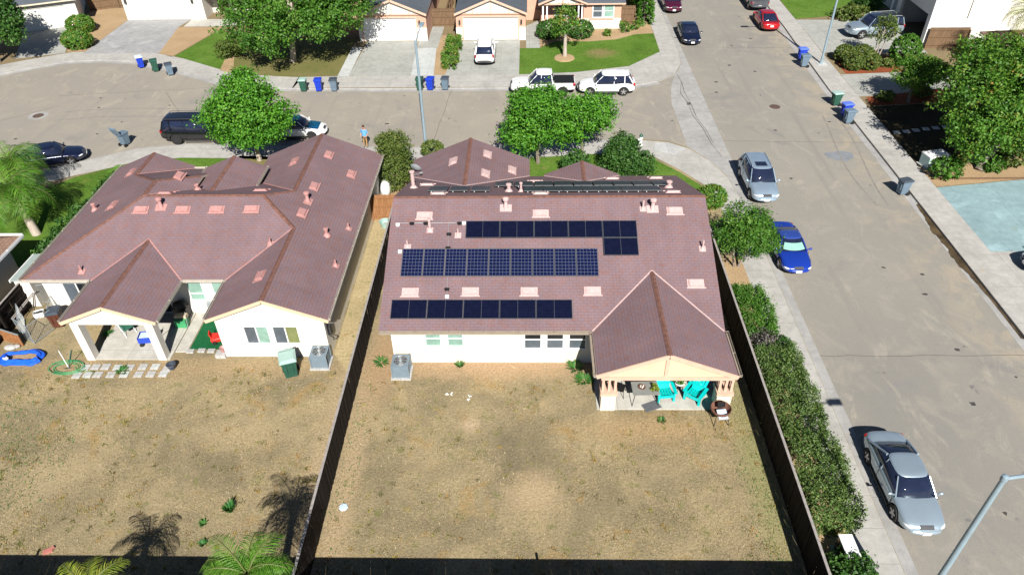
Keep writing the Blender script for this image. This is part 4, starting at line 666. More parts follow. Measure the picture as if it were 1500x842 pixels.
# ------------------------------------------------------------------ solar panels
def panel_proto(w,h,frame,cell,nick,ends=True):
    t=thing('solar_panel','x','solar panel'); m=MB(); d=.04
    m.box(-w/2,w/2,-h/2,-h/2+.025,0,d); m.box(-w/2,w/2,h/2-.025,h/2,0,d); m.box(-w/2,-w/2+.025,-h/2+.025,h/2-.025,0,d); m.box(w/2-.025,w/2,-h/2+.025,h/2-.025,0,d); m.build('frame',M[frame],t,local=True)
    m=MB(); parts=[(-w/2+.025,-.008),(.008,w/2-.025)] if nick else [(-w/2+.025,w/2-.025)]
    for a,b in parts: m.face([(a,-h/2+.025,d-.006),(b,-h/2+.025,d-.006),(b,h/2-.025,d-.006),(a,h/2-.025,d-.006)],0,[(0,0),(1,0),(1,1),(0,1)])
    if nick: m.face([(-.008,-h/2+.025,d-.007),(.008,-h/2+.025,d-.007),(.008,h/2-.025,d-.007),(-.008,h/2-.025,d-.007)],1)
    m.build('cells',[M[cell],M['midline']],t,local=True,fix=False); m=MB(); m.box(-w/2+.06,w/2-.06,-h/2+.03,h/2-.03,-.004,.004); m.build('backsheet',M['dark'],t,local=True)
    m=MB()
    for k in (-.3,.3): m.box(k*w-.02,k*w+.02,-h/2-(.06 if ends else -.03),h/2+(.06 if ends else -.03),-.07,-.006)
    m.build('mounting_rail',M['metal'],t,local=True); return t
ORD=['first','second','third','fourth','fifth','sixth','seventh','eighth','ninth','tenth']
def prow(proto,st,x0,x1,yc,n,front,desc,group):
    for i in range(n):
        x=x0+(x1-x0)*(i+.5)/n; z=2.6+S*((39.19-yc) if front else (yc-24.95))
        F=slope_frame((x,yc,z),1,-1 if front else 1); F=F@Matrix.Translation((0,0,.10))
        o=proto if not st else copy_tree(proto); st.append(1); o.matrix_world=F
        o['label']=desc(i,n); o['group']=group
def pos(i,n): return 'leftmost' if i==0 else ('rightmost' if i==n-1 else ORD[i]+' from the left')
M['cellrough']=m_cells('weathered dark solar cells',(.03,.036,.045),(.06,.068,.08),6,10,.006,.5)  # grazing sky reflection lightened into the base colour
M['midline']=simple('pale cell gap',(.07,.075,.085),.4,.1,3)
A=panel_proto(1.685,1.0,'panelframe','cell',True,False); sa=[]
prow(A,sa,-3.17,5.32,30.12,5,False,lambda i,n:'black solar panel in the short upper row, '+pos(i,n),'black panels in the upper rear row')
prow(A,sa,3.6,5.32,29.17,1,False,lambda i,n:'single black solar panel hanging below the right end of the upper row','black panels in the upper rear row')
prow(A,sa,-6.5,2.0,25.98,5,False,lambda i,n:'black solar panel in the row just above the eave, '+pos(i,n),'black panels above the rear eave')
B_=panel_proto(1.04,1.56,'panelframe2','cellgrid',False,False); sb=[]
prow(B_,sb,-6.22,3.32,28.35,9,False,lambda i,n:'white gridded navy solar panel in the middle row, '+pos(i,n),'gridded panels in the middle row')
C_=panel_proto(1.0,1.66,'panelframe','cellrough',False,False); sc_=[]
prow(C_,sc_,-5.45,-2.05,33.95,3,True,lambda i,n:'steep seen dark solar panel of the left front slope trio, '+['leftmost','middle','rightmost'][i],'dark panels on the front slope left')
prow(C_,sc_,-1.95,7.9,35.55,9,True,lambda i,n:'dark solar panel in the long front slope row beyond the ridge, '+pos(i,n),'dark panels in the far front row')
prow(C_,sc_,-.3,6.95,33.75,7,True,lambda i,n:'dark solar panel in the front slope row nearest the ridge, '+pos(i,n),'dark panels in the near front row')
zr=lambda y:2.6+S*(y-24.95)
m=MB(); pts=[(-6.75,30.5,zr(30.5)+.06),(-3.3,30.52,zr(30.52)+.06)]; m.tube(pts,.011,6); m.tube([(-4.05,30.5,zr(30.5)+.06),(-4.0,29.1,zr(29.1)+.06)],.011,6); m.tube([(-3.95,27.6,zr(27.6)+.06),(-3.9,26.5,zr(26.5)+.06)],.011,6); cd=m.build('conduit',M['metal']); tag(cd,'thin grey conduit pipe run across the centre roof','conduit')
for x,y,c in ((-5.9,30.5,'black'),(-5.2,30.5,'black'),(-3.5,30.5,'black'),(-4.0,29.9,'black'),(-4.0,29.15,'black'),(-3.93,27,'black')): m=MB(); F=slope_frame((x,y,zr(y)),1,1); m.box(-.1,.1,-.07,.07,.005,.09,0,F); m.box(-.13,.13,-.03,.03,.09,.11,0,F); m.build('support_block',M[c],cd)
for x,y in ((-6.6,30.42),(-3.28,30.5),(-6.35,28.95),(-3.9,26.62)): m=MB(); F=slope_frame((x,y,zr(y)),1,1); m.box(-.085,.085,-.07,.07,.01,.10,0,F); m.box(-.09,.09,-.075,.075,.10,.11,0,F); m.build('junction_box',M['white'],cd)
t=thing('satellite_dish','grey satellite dish on the left edge of the front gable','satellite dish',(-7.1,38.6,2.7)); m=MB(); m.lathe([(.001,0),(.15,.02),(.28,.07),(.36,.13),(.36,.14),(.27,.085),(.14,.035),(.001,.018)],(0,0,.45),16); o=m.build('dish',M['metal'],t,True,local=True); o.rotation_euler=(R(60),0,R(160)); o.location=(0,.15,.25); m=MB(); m.tube([(0,0,-.1),(0,0,.5),(.02,.1,.6)],.025,6); m.build('mast',M['metal'],t,local=True); m=MB(); m.tube([(.1,.1,.3),(.55,-.25,.65)],.018,6); m.cbox((.6,-.28,.68),(.16,.08,.08),.4); m.build('arm',M['metal'],t,local=True)
M['bin_lidwhite']=simple('whitish lid',(.55,.62,.70),.5,.1,3); M['mintbox']=simple('mint green paint',(.42,.56,.52),.5,.1,3)
# ------------------------------------------------------------------ vehicles (local x forward, y left, z up)
def loft(rings,close=True):
    n=len(rings[0]); V=[p for r in rings for p in r]; F=[]
    for i in range(len(rings)-1):
        for k in range(n): F.append((i*n+k,i*n+(k+1)%n,(i+1)*n+(k+1)%n,(i+1)*n+k))
    if close: F.append(tuple(range(n))[::-1]); F.append(tuple((len(rings)-1)*n+k for k in range(n)))
    return V,F
def car_body(stations):
    rings=[]
    for x,w,zb,zs_,zt in stations:
        h=[(0,zb),(.6*w,zb),(.93*w,zb+.06),(1.0*w,zb+.2),(1.0*w,(zb+zs_)/2+.1),(.97*w,zs_),(.86*w,zt-.005),(.45*w,zt+.025),(0,zt+.035)]
        rings.append([(x,y,z) for y,z in h]+[(x,-y,z) for y,z in h[-2:0:-1]])
    return loft(rings)
def eval_mesh(name,V,F,mats,sub=1,cut=None,smooth=True):
    me=bpy.data.meshes.new(name); me.from_pydata(V,[],F); bm=bmesh.new(); bm.from_mesh(me); bmesh.ops.recalc_face_normals(bm,faces=bm.faces); bm.to_mesh(me); bm.free()
    o=bpy.data.objects.new(name,me); COL.objects.link(o)
    for m in mats: me.materials.append(m)
    if sub: q=o.modifiers.new('s','SUBSURF'); q.levels=sub; q.render_levels=sub
    if cut: q=o.modifiers.new('b','BOOLEAN'); q.operation='DIFFERENCE'; q.object=cut; q.solver='EXACT'
    dg=bpy.context.evaluated_depsgraph_get(); dg.update(); nm=bpy.data.meshes.new_from_object(o.evaluated_get(dg)); o.modifiers.clear(); o.data=nm; nm.name=name
    if smooth:
        nm.shade_smooth()
        try: nm.set_sharp_from_angle(angle=R(38))
        except Exception: pass
    return o
TYPES={ # stations: x, half width, bottom, shoulder, top ; glass: xf,zf,xft,zt,xrt,xr,zr,wb,wr
 'sedan':dict(st=[(-2.34,.60,.40,.66,.78),(-2.24,.78,.32,.78,.89),(-1.95,.86,.24,.82,.92),(-1.45,.89,.2,.82,.92),(-.8,.90,.2,.86,.96),(.2,.90,.2,.83,.93),(.95,.89,.2,.79,.90),(1.5,.87,.2,.72,.82),(1.95,.83,.22,.66,.74),(2.2,.72,.28,.58,.66),(2.32,.52,.34,.52,.58)],gl=(1.06,.88,.42,1.40,-.66,-1.80,.91,.80,.60),wx=(1.38,-1.33),wr=.33),
 'coupe':dict(st=[(-2.22,.58,.40,.66,.80),(-2.12,.76,.32,.80,.90),(-1.85,.84,.24,.80,.90),(-1.4,.87,.2,.81,.91),(-.8,.88,.2,.83,.93),(.2,.88,.2,.80,.90),(.85,.87,.2,.76,.87),(1.4,.86,.2,.68,.79),(1.85,.81,.22,.60,.70),(2.1,.70,.28,.52,.60),(2.22,.5,.34,.46,.52)],gl=(.90,.86,.24,1.33,-.50,-1.72,.90,.78,.56),wx=(1.32,-1.27),wr=.32),
 'suv':dict(st=[(-2.34,.70,.45,.85,1.0),(-2.28,.82,.36,.98,1.06),(-2.0,.89,.28,1.0,1.1),(-1.4,.91,.26,1.0,1.1),(-.6,.92,.26,.98,1.08),(.3,.92,.26,.96,1.06),(.95,.91,.26,.93,1.04),(1.5,.89,.26,.86,.97),(1.95,.86,.28,.80,.90),(2.22,.76,.34,.70,.78),(2.32,.58,.38,.60,.68)],gl=(1.05,1.02,.35,1.66,-1.75,-2.15,1.08,.83,.67),wx=(1.40,-1.36),wr=.37),
 'bigsuv':dict(st=[(-2.6,.78,.5,.95,1.1),(-2.55,.9,.4,1.1,1.18),(-2.2,.98,.34,1.12,1.22),(-1.4,1.0,.32,1.12,1.22),(-.6,1.0,.32,1.1,1.2),(.3,1.0,.32,1.08,1.18),(1.0,1.0,.32,1.07,1.17),(1.6,.98,.32,1.04,1.14),(2.2,.96,.34,1.0,1.09),(2.5,.88,.4,.9,.98),(2.6,.72,.44,.8,.88)],gl=(1.15,1.15,.55,1.86,-2.2,-2.45,1.2,.92,.76),wx=(1.6,-1.45),wr=.42),
 'pickup':dict(st=[(-2.7,.80,.55,.95,1.05),(-2.66,.92,.48,1.04,1.1),(-2.2,.95,.42,1.05,1.1),(-1.0,.95,.38,1.05,1.1),(-.85,.95,.36,1.04,1.1),(.3,.95,.36,1.03,1.1),(1.0,.95,.36,1.01,1.1),(1.6,.93,.36,.98,1.08),(2.2,.91,.38,.94,1.02),(2.55,.84,.42,.85,.92),(2.66,.66,.46,.75,.82)],gl=(1.15,1.08,.45,1.78,-.72,-.88,1.1,.86,.70),wx=(1.65,-1.65),wr=.40)}
CARS={}
def car(name,label,cat,loc,head,typ,body,roof=None,hood=None,rim='rim',rails=False,shade=False,group=None,lenscale=1,black_trim=False,bed=None,sunroof=False,tail=True):
    T=TYPES[typ]; t=thing(name,label,cat,(loc[0],loc[1],ROAD if len(loc)<3 else loc[2]),head,group); pm=M[body]; rm=M[roof or body]; st=T['st']; wr=T['wr']; hw=max(s[1] for s in st)
    xf,zf,xft,zt,xrt,xr,zr_,wb,wt=T['gl']; L0,L1=st[0][0],st[-1][0]
    c=MB()
    for wx in T['wx']:
        for sg in (-1,1): c.lathe([(wr+.07,-.16),(wr+.07,.16)],(wx,sg*(hw-.10),wr),20,'Y')
    cut=c.build('cutter',M['black'],None)
    V,F=car_body(st); b=eval_mesh('body',V,F,[pm],1,cut); b.parent=t; bpy.data.objects.remove(cut)
    # greenhouse: glass hull, roof skin, pillars
    rings=[]
    for q,(f,r_,w,z,bu) in enumerate(((xf,xr,wb,min(zf,zr_)-.06,.16),(xf+(xft-xf)*.5,xr+(xrt-xr)*.5,(wb+wt)/2+.03,(min(zf,zr_)+zt)/2,.13),(xft,xrt,wt,zt-.03,.08))):
        rings.append([(f+bu,0,z),(f+bu*.75,w*.55,z),(f,w,z),((f+r_)/2,w+.03,z),(r_,w,z),(r_-bu*.5,w*.55,z),(r_-bu*.65,0,z),(r_-bu*.5,-w*.55,z),(r_,-w,z),((f+r_)/2,-w-.03,z),(f,-w,z),(f+bu*.75,-w*.55,z)])
    V,F=loft(rings); g=MB(); g.solid(V,F); g.build('windows',M['carglass'],t,'all',local=True)
    rr=[]
    for k,(d,z) in enumerate(((.02,-.055),(.03,-.01),(-.03,.035),(-.30,.055))): rr.append([(x+(d if x>(xft+xrt)/2 else -d),y*(1+d/max(.3,wt)*.8),zt+z) for x,y,_ in rings[2]])
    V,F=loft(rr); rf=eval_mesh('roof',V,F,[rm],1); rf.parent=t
    class PB_:
        def bar(s,a,b,w,h): q=MB(); q.tube([a,b],[w*.48,w*.42],8); q.build('pillar',pm,t,True,local=True)
    p=PB_()
    for sg in (-1,1):
        p.bar((xf-.0,sg*(wb-.01),zf-.04),(xft+.02,sg*(wt+.01),zt-.02),.07,.06); p.bar((xr+.05,sg*(wb-.02),zr_-.04),(xrt+.02,sg*(wt+.01),zt-.03),.12 if typ!='coupe' else .09,.06)
        xb=(xf+xr)/2+.02; 
        if typ!='coupe': p.bar((xb,sg*(wb+.025),zf-.02),(xb-.05,sg*(wt+.02),zt-.02),.07,.05)
        if typ in('bigsuv','suv'): xb=xr+.75; p.bar((xb,sg*(wb+.02),zf-.02),(xb-.0,sg*(wt+.015),zt-.02),.10,.05)
    for i,wx in enumerate(T['wx']):
        for sg in (-1,1):
            y=sg*(hw-.13); w=MB(); w.lathe([(wr*.62,-.11),(wr*.93,-.115),(wr,-.08),(wr,.08),(wr*.93,.115),(wr*.62,.11)],(wx,y,wr),22,'Y'); wo=w.build('wheel',M['tyre'],t,True,local=True)
            r=MB(); r.lathe([(.02,-.09),(wr*.60,-.105),(wr*.66,-.09),(wr*.66,.09),(wr*.60,.105),(.02,.09)],(wx,y,wr),18,'Y',1)
            for k in range(5): a=2*PI*k/5+.3; r.bar((wx,y+sg*.1,wr),(wx+math.cos(a)*wr*.62,y+sg*.108,wr+math.sin(a)*wr*.62),.085,.02,0,(0,1,0))
            r.lathe([(.07,-.112),(.07,.112)],(wx,y,wr),10,'Y',0); r.build('rim',[M[rim],M['dark']],wo,local=True)
    fx=st[-2][0]; fz=st[-2][3]; fw=st[-2][1]; rx=st[1][0]; rz=st[1][3]; rw=st[1][1]
    for sg in (-1,1):
        l=MB(); l.ell((fx-.16,sg*fw*.84,fz-.0),(.24,.17,.075),12,8,0,-sg*.5); l.build('headlight',M['lens'],t,True,local=True)
        l=MB(); l.ell((rx+.09,sg*rw*.90,rz-.06),(.12,.13,.11 if typ in('sedan','coupe') else .17),10,8); l.build('taillight',M['red_lens'],t,True,local=True)
        m=MB(); m.ell((xf-.12,sg*(wb+.19),zf+.07),(.06,.10,.07),10,6); m.bar((xf-.1,sg*(wb-.02),zf+.02),(xf-.12,sg*(wb+.15),zf+.05),.05,.04); m.build('mirror',pm if typ!='pickup' else M['dark'],t,True,local=True)
        for q,xx in enumerate((xf-.35,(xf+xr)/2-.15)):
            if typ=='pickup' and q==1: xx=-.2
            h=MB(); h.box(xx-.24+.0,xx-.06,sg*(hw*.985)-.012,sg*(hw*.985)+.012,st[5][3]-.10,st[5][3]-.075); h.build('door_handle',pm,t,local=True)
        s=MB(); s.box(T['wx'][1]+wr+.1,T['wx'][0]-wr-.1,sg*(hw-.02)-.02,sg*(hw-.02)+.02,st[5][2]-.01,st[5][2]+(.07 if not black_trim else .16)); s.build('sill',M['dark'],t,local=True)
        for xx in ((xf-.05),(xf+xr)/2+.03,xr+.35 if typ not in('coupe','pickup') else (xf+xr)/2-.6):
            s=MB(); s.box(xx-.008,xx+.008,sg*(hw*.992)-.012,sg*(hw*.992)+.006,st[5][2]+.12,st[5][3]-.02); s.build('door_seam',M['black'],t,local=True)
    gr=MB(); gx,gz_=(L1+st[-2][0])/2-.02,(st[-1][4]+st[-2][4])/2+.012; gr.cbox((gx,0,gz_),(.17,fw*.72,.05),0,0,0,.62)
    for k in (-1,0,1): gr.cbox((gx+.03+k*.045,0,gz_+.022-k*.036),(.012,fw*.7,.02),0,1,0,.62)
    gr.build('grille',[M['dark'],M['chrome']],t,local=True)
    for nm,x,z,wd in (('bumper',L1-.06,st[-1][2]+.08,fw*1.5),('bumper',L0+.06,st[0][2]+.06,rw*1.5)):
        q=MB(); q.ell((x,0,z),(.15,wd*.56,.12),16,8); q.build(nm,M['dark'] if black_trim else pm,t,local=True)
    for x,z in ((L1+.08,st[-1][2]+.10),(L0-.03,st[0][2]+(.10 if typ=='pickup' else .26))):
        q=MB(); q.cbox((x,0,z),(.02,.32,.16)); q.build('number_plate',M['plate'],t,local=True)
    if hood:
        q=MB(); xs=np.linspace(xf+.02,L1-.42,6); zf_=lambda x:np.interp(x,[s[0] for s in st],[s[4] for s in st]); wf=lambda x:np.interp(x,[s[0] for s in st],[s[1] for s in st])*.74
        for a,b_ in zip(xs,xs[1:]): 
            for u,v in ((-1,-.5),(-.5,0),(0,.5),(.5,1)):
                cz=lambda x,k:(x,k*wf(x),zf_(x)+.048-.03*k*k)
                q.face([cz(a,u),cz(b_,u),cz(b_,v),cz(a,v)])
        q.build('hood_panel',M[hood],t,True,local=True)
    if rails:
        for sg in (-1,1): q=MB(); q.tube([(xft-.15,sg*(wt-.05),zt+.04),(xft-.25,sg*(wt-.05),zt+.10),(xrt+.25,sg*(wt-.05),zt+.10),(xrt+.1,sg*(wt-.05),zt+.04)],.022,6); q.build('roof_rail',M['dark'] if rails=='dark' else M['metal'],t,local=True)
    if sunroof: q=MB(); q.box(xft-.75,xft-.2,-.36,.36,zt+.04,zt+.066); q.build('sunroof',M['carglass'],t,local=True)
    if shade:
        q=MB(); n=8
        P=lambda u,v:(xf+.17*(1-u*u)*(1-v)+.09*(1-u*u)*v-.16-(xf-xft-.14)*v*.8+.02,u*(wb*.80*(1-v)+wt*.84*v),zf+.055+(zt-zf-.12)*v*.8)
        for i in range(n):
            a,b_=-1+2*i/n,-1+2*(i+1)/n; q.face([P(a,.08),P(b_,.08),P(b_,.9),P(a,.9)])
        o=q.build('sunshade',M['shade'],t,local=True,fix=False); o.location=(.13,0,.05)
    if typ=='pickup':
        q=MB()
        if bed=='cover': q.box(-2.6,-.95,-.80,.80,1.10,1.15); q.build('bed_cover',M['black'],t,local=True)
        else:
            q.box(-2.58,-.97,-.74,.74,1.125,1.14); q.build('bed_floor',M['dark'],t,local=True); q=MB(); q.box(-2.62,-.95,-.90,-.80,1.08,1.22); q.box(-2.62,-.95,.80,.90,1.08,1.22); q.box(-2.70,-2.62,-.9,.9,1.05,1.22); q.build('bed_rail',pm,t,local=True); q=MB(); q.cbox((-1.5,.2,1.25),(.5,.4,.22),.3); q.cbox((-2.1,-.3,1.22),(.4,.5,.16),-.4); q.build('cargo',M['dark'],t,local=True)
    return t
M['shade']=simple('silver green windscreen sunshade',(.22,.42,.37),.45,.12,4)
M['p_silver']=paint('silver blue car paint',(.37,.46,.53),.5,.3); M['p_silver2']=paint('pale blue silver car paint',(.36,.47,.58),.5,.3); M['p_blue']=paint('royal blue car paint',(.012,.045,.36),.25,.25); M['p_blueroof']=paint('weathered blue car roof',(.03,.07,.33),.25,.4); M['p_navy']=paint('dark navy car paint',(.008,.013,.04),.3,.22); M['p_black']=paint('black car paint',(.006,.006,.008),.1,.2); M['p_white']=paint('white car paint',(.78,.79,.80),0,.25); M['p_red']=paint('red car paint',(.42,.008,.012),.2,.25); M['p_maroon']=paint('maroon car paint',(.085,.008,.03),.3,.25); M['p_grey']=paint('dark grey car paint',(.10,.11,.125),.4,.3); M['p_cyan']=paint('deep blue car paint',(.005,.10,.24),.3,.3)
D=-PI/2
car('parked_car','silver sedan with dusty hood parked beside the long hedge','car',(15.05,18.45),D,'sedan','p_silver')
car('parked_car','royal blue coupe with pale green windscreen sunshade','car',(14.98,34.75),D,'coupe','p_blue','p_blueroof',shade=True)
car('parked_suv','pale silver boxy suv with sunroof at the street corner','car',(15.1,42.3),D,'suv','p_silver2',rails=True,sunroof=True,black_trim=False)
car('parked_car','dark navy sedan facing the junction at the far kerb','car',(15.35,70.35),D,'sedan','p_navy',rim='rimdark')
car('parked_suv','maroon crossover at the top edge behind the navy sedan','car',(15.05,79.6),D,'suv','p_maroon')
car('parked_car','bright red sedan seen from behind at the right kerb','car',(23.6,73.9),-D,'sedan','p_red',rim='rimdark')
car('pickup_truck','dark grey pickup truck with open loaded bed ahead of red sedan','pickup',(23.95,80.4),-D,'pickup','p_grey')
car('parked_suv','large silver suv backed up to the open dark garage','car',(32.9,70.4,.02),PI+.14,'bigsuv','p_silver','p_navy',rails=True)
car('pickup_truck','white pickup truck with black bed cover and black wheels','pickup',(1.1,58.0),PI,'pickup','p_white',rim='rimdark',bed='cover',black_trim=True)
car('parked_car','white crossover with silver wheels parked behind the white pickup','car',(6.4,57.95),PI,'suv','p_white',black_trim=True)
car('parked_suv','white suv with dark roof rails standing in a driveway','car',(-4.0,65.5,.02),-D,'suv','p_white',rails='dark',black_trim=True)
car('parked_suv','large black suv parked left of the leafy street tree','car',(-24.9,49.85),.02,'bigsuv','p_black',rim='rimdark',rails='dark')
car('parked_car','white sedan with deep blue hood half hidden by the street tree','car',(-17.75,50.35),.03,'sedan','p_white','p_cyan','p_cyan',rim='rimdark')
car('parked_car','dark car nosing out from the right edge onto its driveway','car',(29.95,33.1,.01),PI,'sedan','p_navy')
car('parked_car','dark blue sedan partly under the drooping palm at the left','car',(-34.45,46.15),R(21),'sedan','p_navy')
# ------------------------------------------------------------------ wheelie bins
def bin_proto(cm,lm):
    t=thing('wheelie_bin','x','bin'); V,F=loft([[(-.22,-.26,.12),(.22,-.26,.12),(.24,.20,.12),(-.24,.20,.12)],[(-.27,-.33,.95),(.27,-.33,.95),(.28,.32,.95),(-.28,.32,.95)],[(-.30,-.36,.96),(.30,-.36,.96),(.31,.35,.96),(-.31,.35,.96)],[(-.30,-.36,1.02),(.30,-.36,1.02),(.31,.35,1.02),(-.31,.35,1.02)]]); m=MB(); m.solid(V,F)
    for k in (-.12,.12): m.box(k-.02,k+.02,-.355,-.30,.45,.9)
    m.build('body',M[cm],t,local=True)
    V,F=loft([[(-.32,-.39,1.02),(.32,-.39,1.02),(.33,.36,1.02),(-.33,.36,1.02)],[(-.32,-.39,1.06),(.32,-.39,1.06),(.33,.36,1.06),(-.33,.36,1.06)],[(-.24,-.28,1.12),(.24,-.28,1.12),(.24,.24,1.12),(-.24,.24,1.12)]]); m=MB(); m.solid(V,F); m.box(-.25,.25,.36,.44,1.0,1.05); m.build('lid',M[lm],t,local=True)
    for s in (-1,1): m=MB(); m.lathe([(.05,-.03),(.13,-.035),(.13,.035),(.05,.03)],(s*.28,.27,.13),14,'X'); m.build('wheel',M['tyre'],t,local=True)
    m=MB(); m.tube([(-.26,.33,.9),(-.26,.44,.98),(.26,.44,.98),(.26,.33,.9)],.022,6); m.build('handle',M[cm],t,local=True); return t
PB={}
def wbin(cm,lm,x,y,rz,label,group=None,z=ROAD+.004):
    k=(cm,lm); used=k in PB
    if not used: PB[k]=bin_proto(cm,lm)
    o=place(PB[k],used,(x,y,z),rz,label,group or 'wheelie bins set out along the streets')
    if used is False: o['category']='bin'
    return o
wbin('bin_blue','bin_lidwhite',-35.5,64.1,.5,'blue bin with whitish lid by the grey stained driveway'); wbin('bin_green','bin_green',-33.8,63.2,.45,'dark green bin between blue and grey bins at the cul-de-sac'); wbin('bin_grey','lid_dark',-32.1,62.3,.5,'slate grey bin nearest the small bright lawn at the cul-de-sac'); 
wbin('bin_green','bin_lidpale',-19.15,58.55,.05,'faded green bin with pale lid below the dry lawn'); wbin('bin_blue','bin_blue',-17.85,58.55,.1,'blue bin between pale lidded bin and grey bin by dry lawn'); wbin('bin_grey','lid_dark',-16.55,58.55,.05,'slate grey bin at the left end of the empty driveway')
wbin('bin_green','bin_green',-9.25,58.6,.0,'dark green bin directly behind the tall lamp post'); wbin('bin_blue','bin_blue',-8.35,58.6,-.2,'blue bin right beside the tall lamp post'); wbin('bin_grey','lid_dark',-7.1,58.65,-.1,'slate grey bin at the kerb below the long flowering hedge strip')
wbin('bin_blue','lid_blue',24.5,64.6,-1.5,'blue bin behind a grey bin at the slanted lamp post'); wbin('bin_grey','bin_grey',24.25,63.0,-1.5,'blue grey bin in front of a blue bin near the lamp post'); wbin('bin_green','bin_lidpale',24.4,55.0,-1.4,'green bin with pale lid at the kerb by the tree shade'); wbin('bin_blue','lid_blue',24.5,53.0,-1.4,'blue bin between green and grey bins in the tree shade'); wbin('bin_grey','bin_grey',24.3,51.8,-1.4,'blue grey bin nearest the camera of the shaded kerb trio'); wbin('bin_grey','lid_dark',24.25,41.4,-1.3,'lone slate grey bin beside the wet gutter')
wbin('bin_green','bin_lidpale',-11.5,24.75,.35,'large green bin standing against the white wall in the yard',z=0).scale=(1.25,1.25,1.15)
wbin('binbrown','lid_dark',-24.7,28.3,.3,'brown rubbish bin with grey lid beside the wire pen',z=0)
t=wbin('bin_grey','bin_grey',-30.3,48.9,2.8,'blue grey bin with its lid flung open in the road')
for ch in t.children:
    if ch.name.startswith('lid'): ch.data=ch.data.copy(); ch.location=(0,.36+.0,1.02); ch.data.transform(Matrix.Rotation(R(-115),4,'X')@Matrix.Translation((0,-.36,-1.02)))
# ------------------------------------------------------------------ street lamps, hydrant, utility boxes
def lamp(label,base,h,arm,ang):
    t=thing('street_lamp',label,'street lamp',base); m=MB(); m.lathe([(.16,0),(.16,.12),(.11,.16),(.095,h*.5),(.075,h)],(0,0,0),12); m.lathe([(.09,h-.12),(.10,h-.06),(.09,h+.06),(.03,h+.1)],(0,0,0),12); m.build('pole',M['lampm'],t,True,local=True)
    d=Vector((math.cos(ang),math.sin(ang),0)); m=MB(); m.tube([(0,0,h-.05),d*arm*.5+Vector((0,0,h+.22)),d*arm+Vector((0,0,h+.32))],[.055,.045,.035],8); m.build('arm',M['lampm'],t,True,local=True)
    m=MB(); m.cbox((0,0,0),(.75,.28,.12)); m.cbox((.05,0,-.07),(.5,.2,.03),0,1); o=m.build('lamp_head',[M['lampm'],M['lens']],t,local=True); o.location=d*(arm+.3)+Vector((0,0,h+.32)); o.rotation_euler=(0,0,ang); return t
lamp('tall blue grey street lamp reaching up at the bottom right corner',(13.0,12.6,0),8.35,2.4,.02)
lamp('slim street lamp rising in front of the left peach garage',(-7.66,48.5,0),7.6,2.2,PI/2-.06)
lamp('slanted looking street lamp beside the silver suv driveway',(25.9,63.4,0),8.0,2.4,PI)
m=MB(); m.box(25.55,26.35,62.9,63.9,.0,.02); tag(m.build('lamp_footing',M['drive_pale']),kind='structure')
t=thing('fire_hydrant','pale fire hydrant with dark cap at the corner pavement','fire hydrant',(8.1,48.2,0)); m=MB(); m.lathe([(.17,0),(.17,.05),(.11,.07),(.11,.62),(.15,.64),(.15,.68)],(0,0,0),14); m.lathe([(.05,-.2),(.05,.2)],(0,0,.48),8,'Y'); m.lathe([(.06,-.2),(.06,.0)],(0,0,.42),8,'X'); m.build('body',M['white'],t,True,local=True); m=MB(); m.lathe([(.15,.68),(.13,.78),(.06,.86),(.03,.92)],(0,0,0),14); m.build('cap',M['bin_green'],t,True,local=True)
def ubox(label,x,y,w,d,h,mt,rz=0):
    t=thing('utility_box',label,'utility box',(x,y,0),rz); m=MB(); m.box(-w/2,w/2,-d/2,d/2,0,h-.08); m.box(-w/2+.05,-.02,-d/2-.015,-d/2,.1,h-.15); m.box(.02,w/2-.05,-d/2-.015,-d/2,.1,h-.15); m.build('cabinet',M[mt],t,local=True); m=MB(); m.box(-w/2-.03,w/2+.03,-d/2-.03,d/2+.03,h-.08,h); m.build('lid',M['white'],t,local=True); m=MB(); m.box(-w/2-.12,w/2+.12,-d/2-.12,d/2+.12,-.05,.06); m.build('base',M['walk'],t,local=True)
ubox('white topped utility cabinet at the near end of the hedge',11.70,15.2,.45,.85,.9,'p_navy',.03)
ubox('pale mint utility box at the edge of the shaded lawn',27.75,45.0,1.5,.9,.9,'mintbox',.2)
# ------------------------------------------------------------------ fences
def fence(label,p,q,h,mat='fence',cap='fencecap',bw=.14,post=2.4,side=1,tops=()):
    p=Vector((*p,0));q=Vector((*q,0)); d=q-p; L=d.length; d.normalize(); r=Vector((d.y,-d.x,0))*side; t=thing('wooden_fence',label,'fence',tuple((p+q)/2))
    m=MB(); n=int(L/bw)
    for i in range(n):
        a=p+d*(L*i/n+.001); b=p+d*(L*(i+1)/n-.001); hh=h+random.uniform(-.015,.015); o=random.uniform(-.016,.016); m.bar(a+Vector((0,0,hh/2))+r*o,b+Vector((0,0,hh/2))+r*o,.02,hh)
    m.build('boards',M[mat],t)
    for z in (.3,h*.55,h-.2): m=MB(); m.bar(p+r*.04+Vector((0,0,z)),q+r*.04+Vector((0,0,z)),.05,.09); m.build('rail',M[mat],t)
    k=max(1,round(L/post))
    for i in range(k+1):
        c=p+d*(L*i/k); m=MB(); e=.22 if i in tops else 0; m.bar(c+r*.10+Vector((0,0,-.05)),c+r*.10+Vector((0,0,h-.16+e*1.6)),.09,.09); m.build('post',M[mat],t)
    if cap: m=MB(); m.bar(p+Vector((0,0,h+.025)),q+Vector((0,0,h+.025)),.10,.035); m.build('cap_rail',M[cap],t)
    return t
fence('dark plank fence dividing the two dry back yards',(-8.15,12.9),(-8.2,38.2),1.8,side=-1); fence('dark plank fence along the hedge and pavement',(10.2,12.9),(10.25,38.6),1.8,side=1); fence('dark back fence closing both yards along the bottom edge',(-40,12.85),(10.2,12.85),1.8,side=-1,tops=(1,5,9,13,17)); fence('dark plank fence beside the wire pen at the left edge',(-27.1,13),(-27.1,32.5),1.6,side=1)
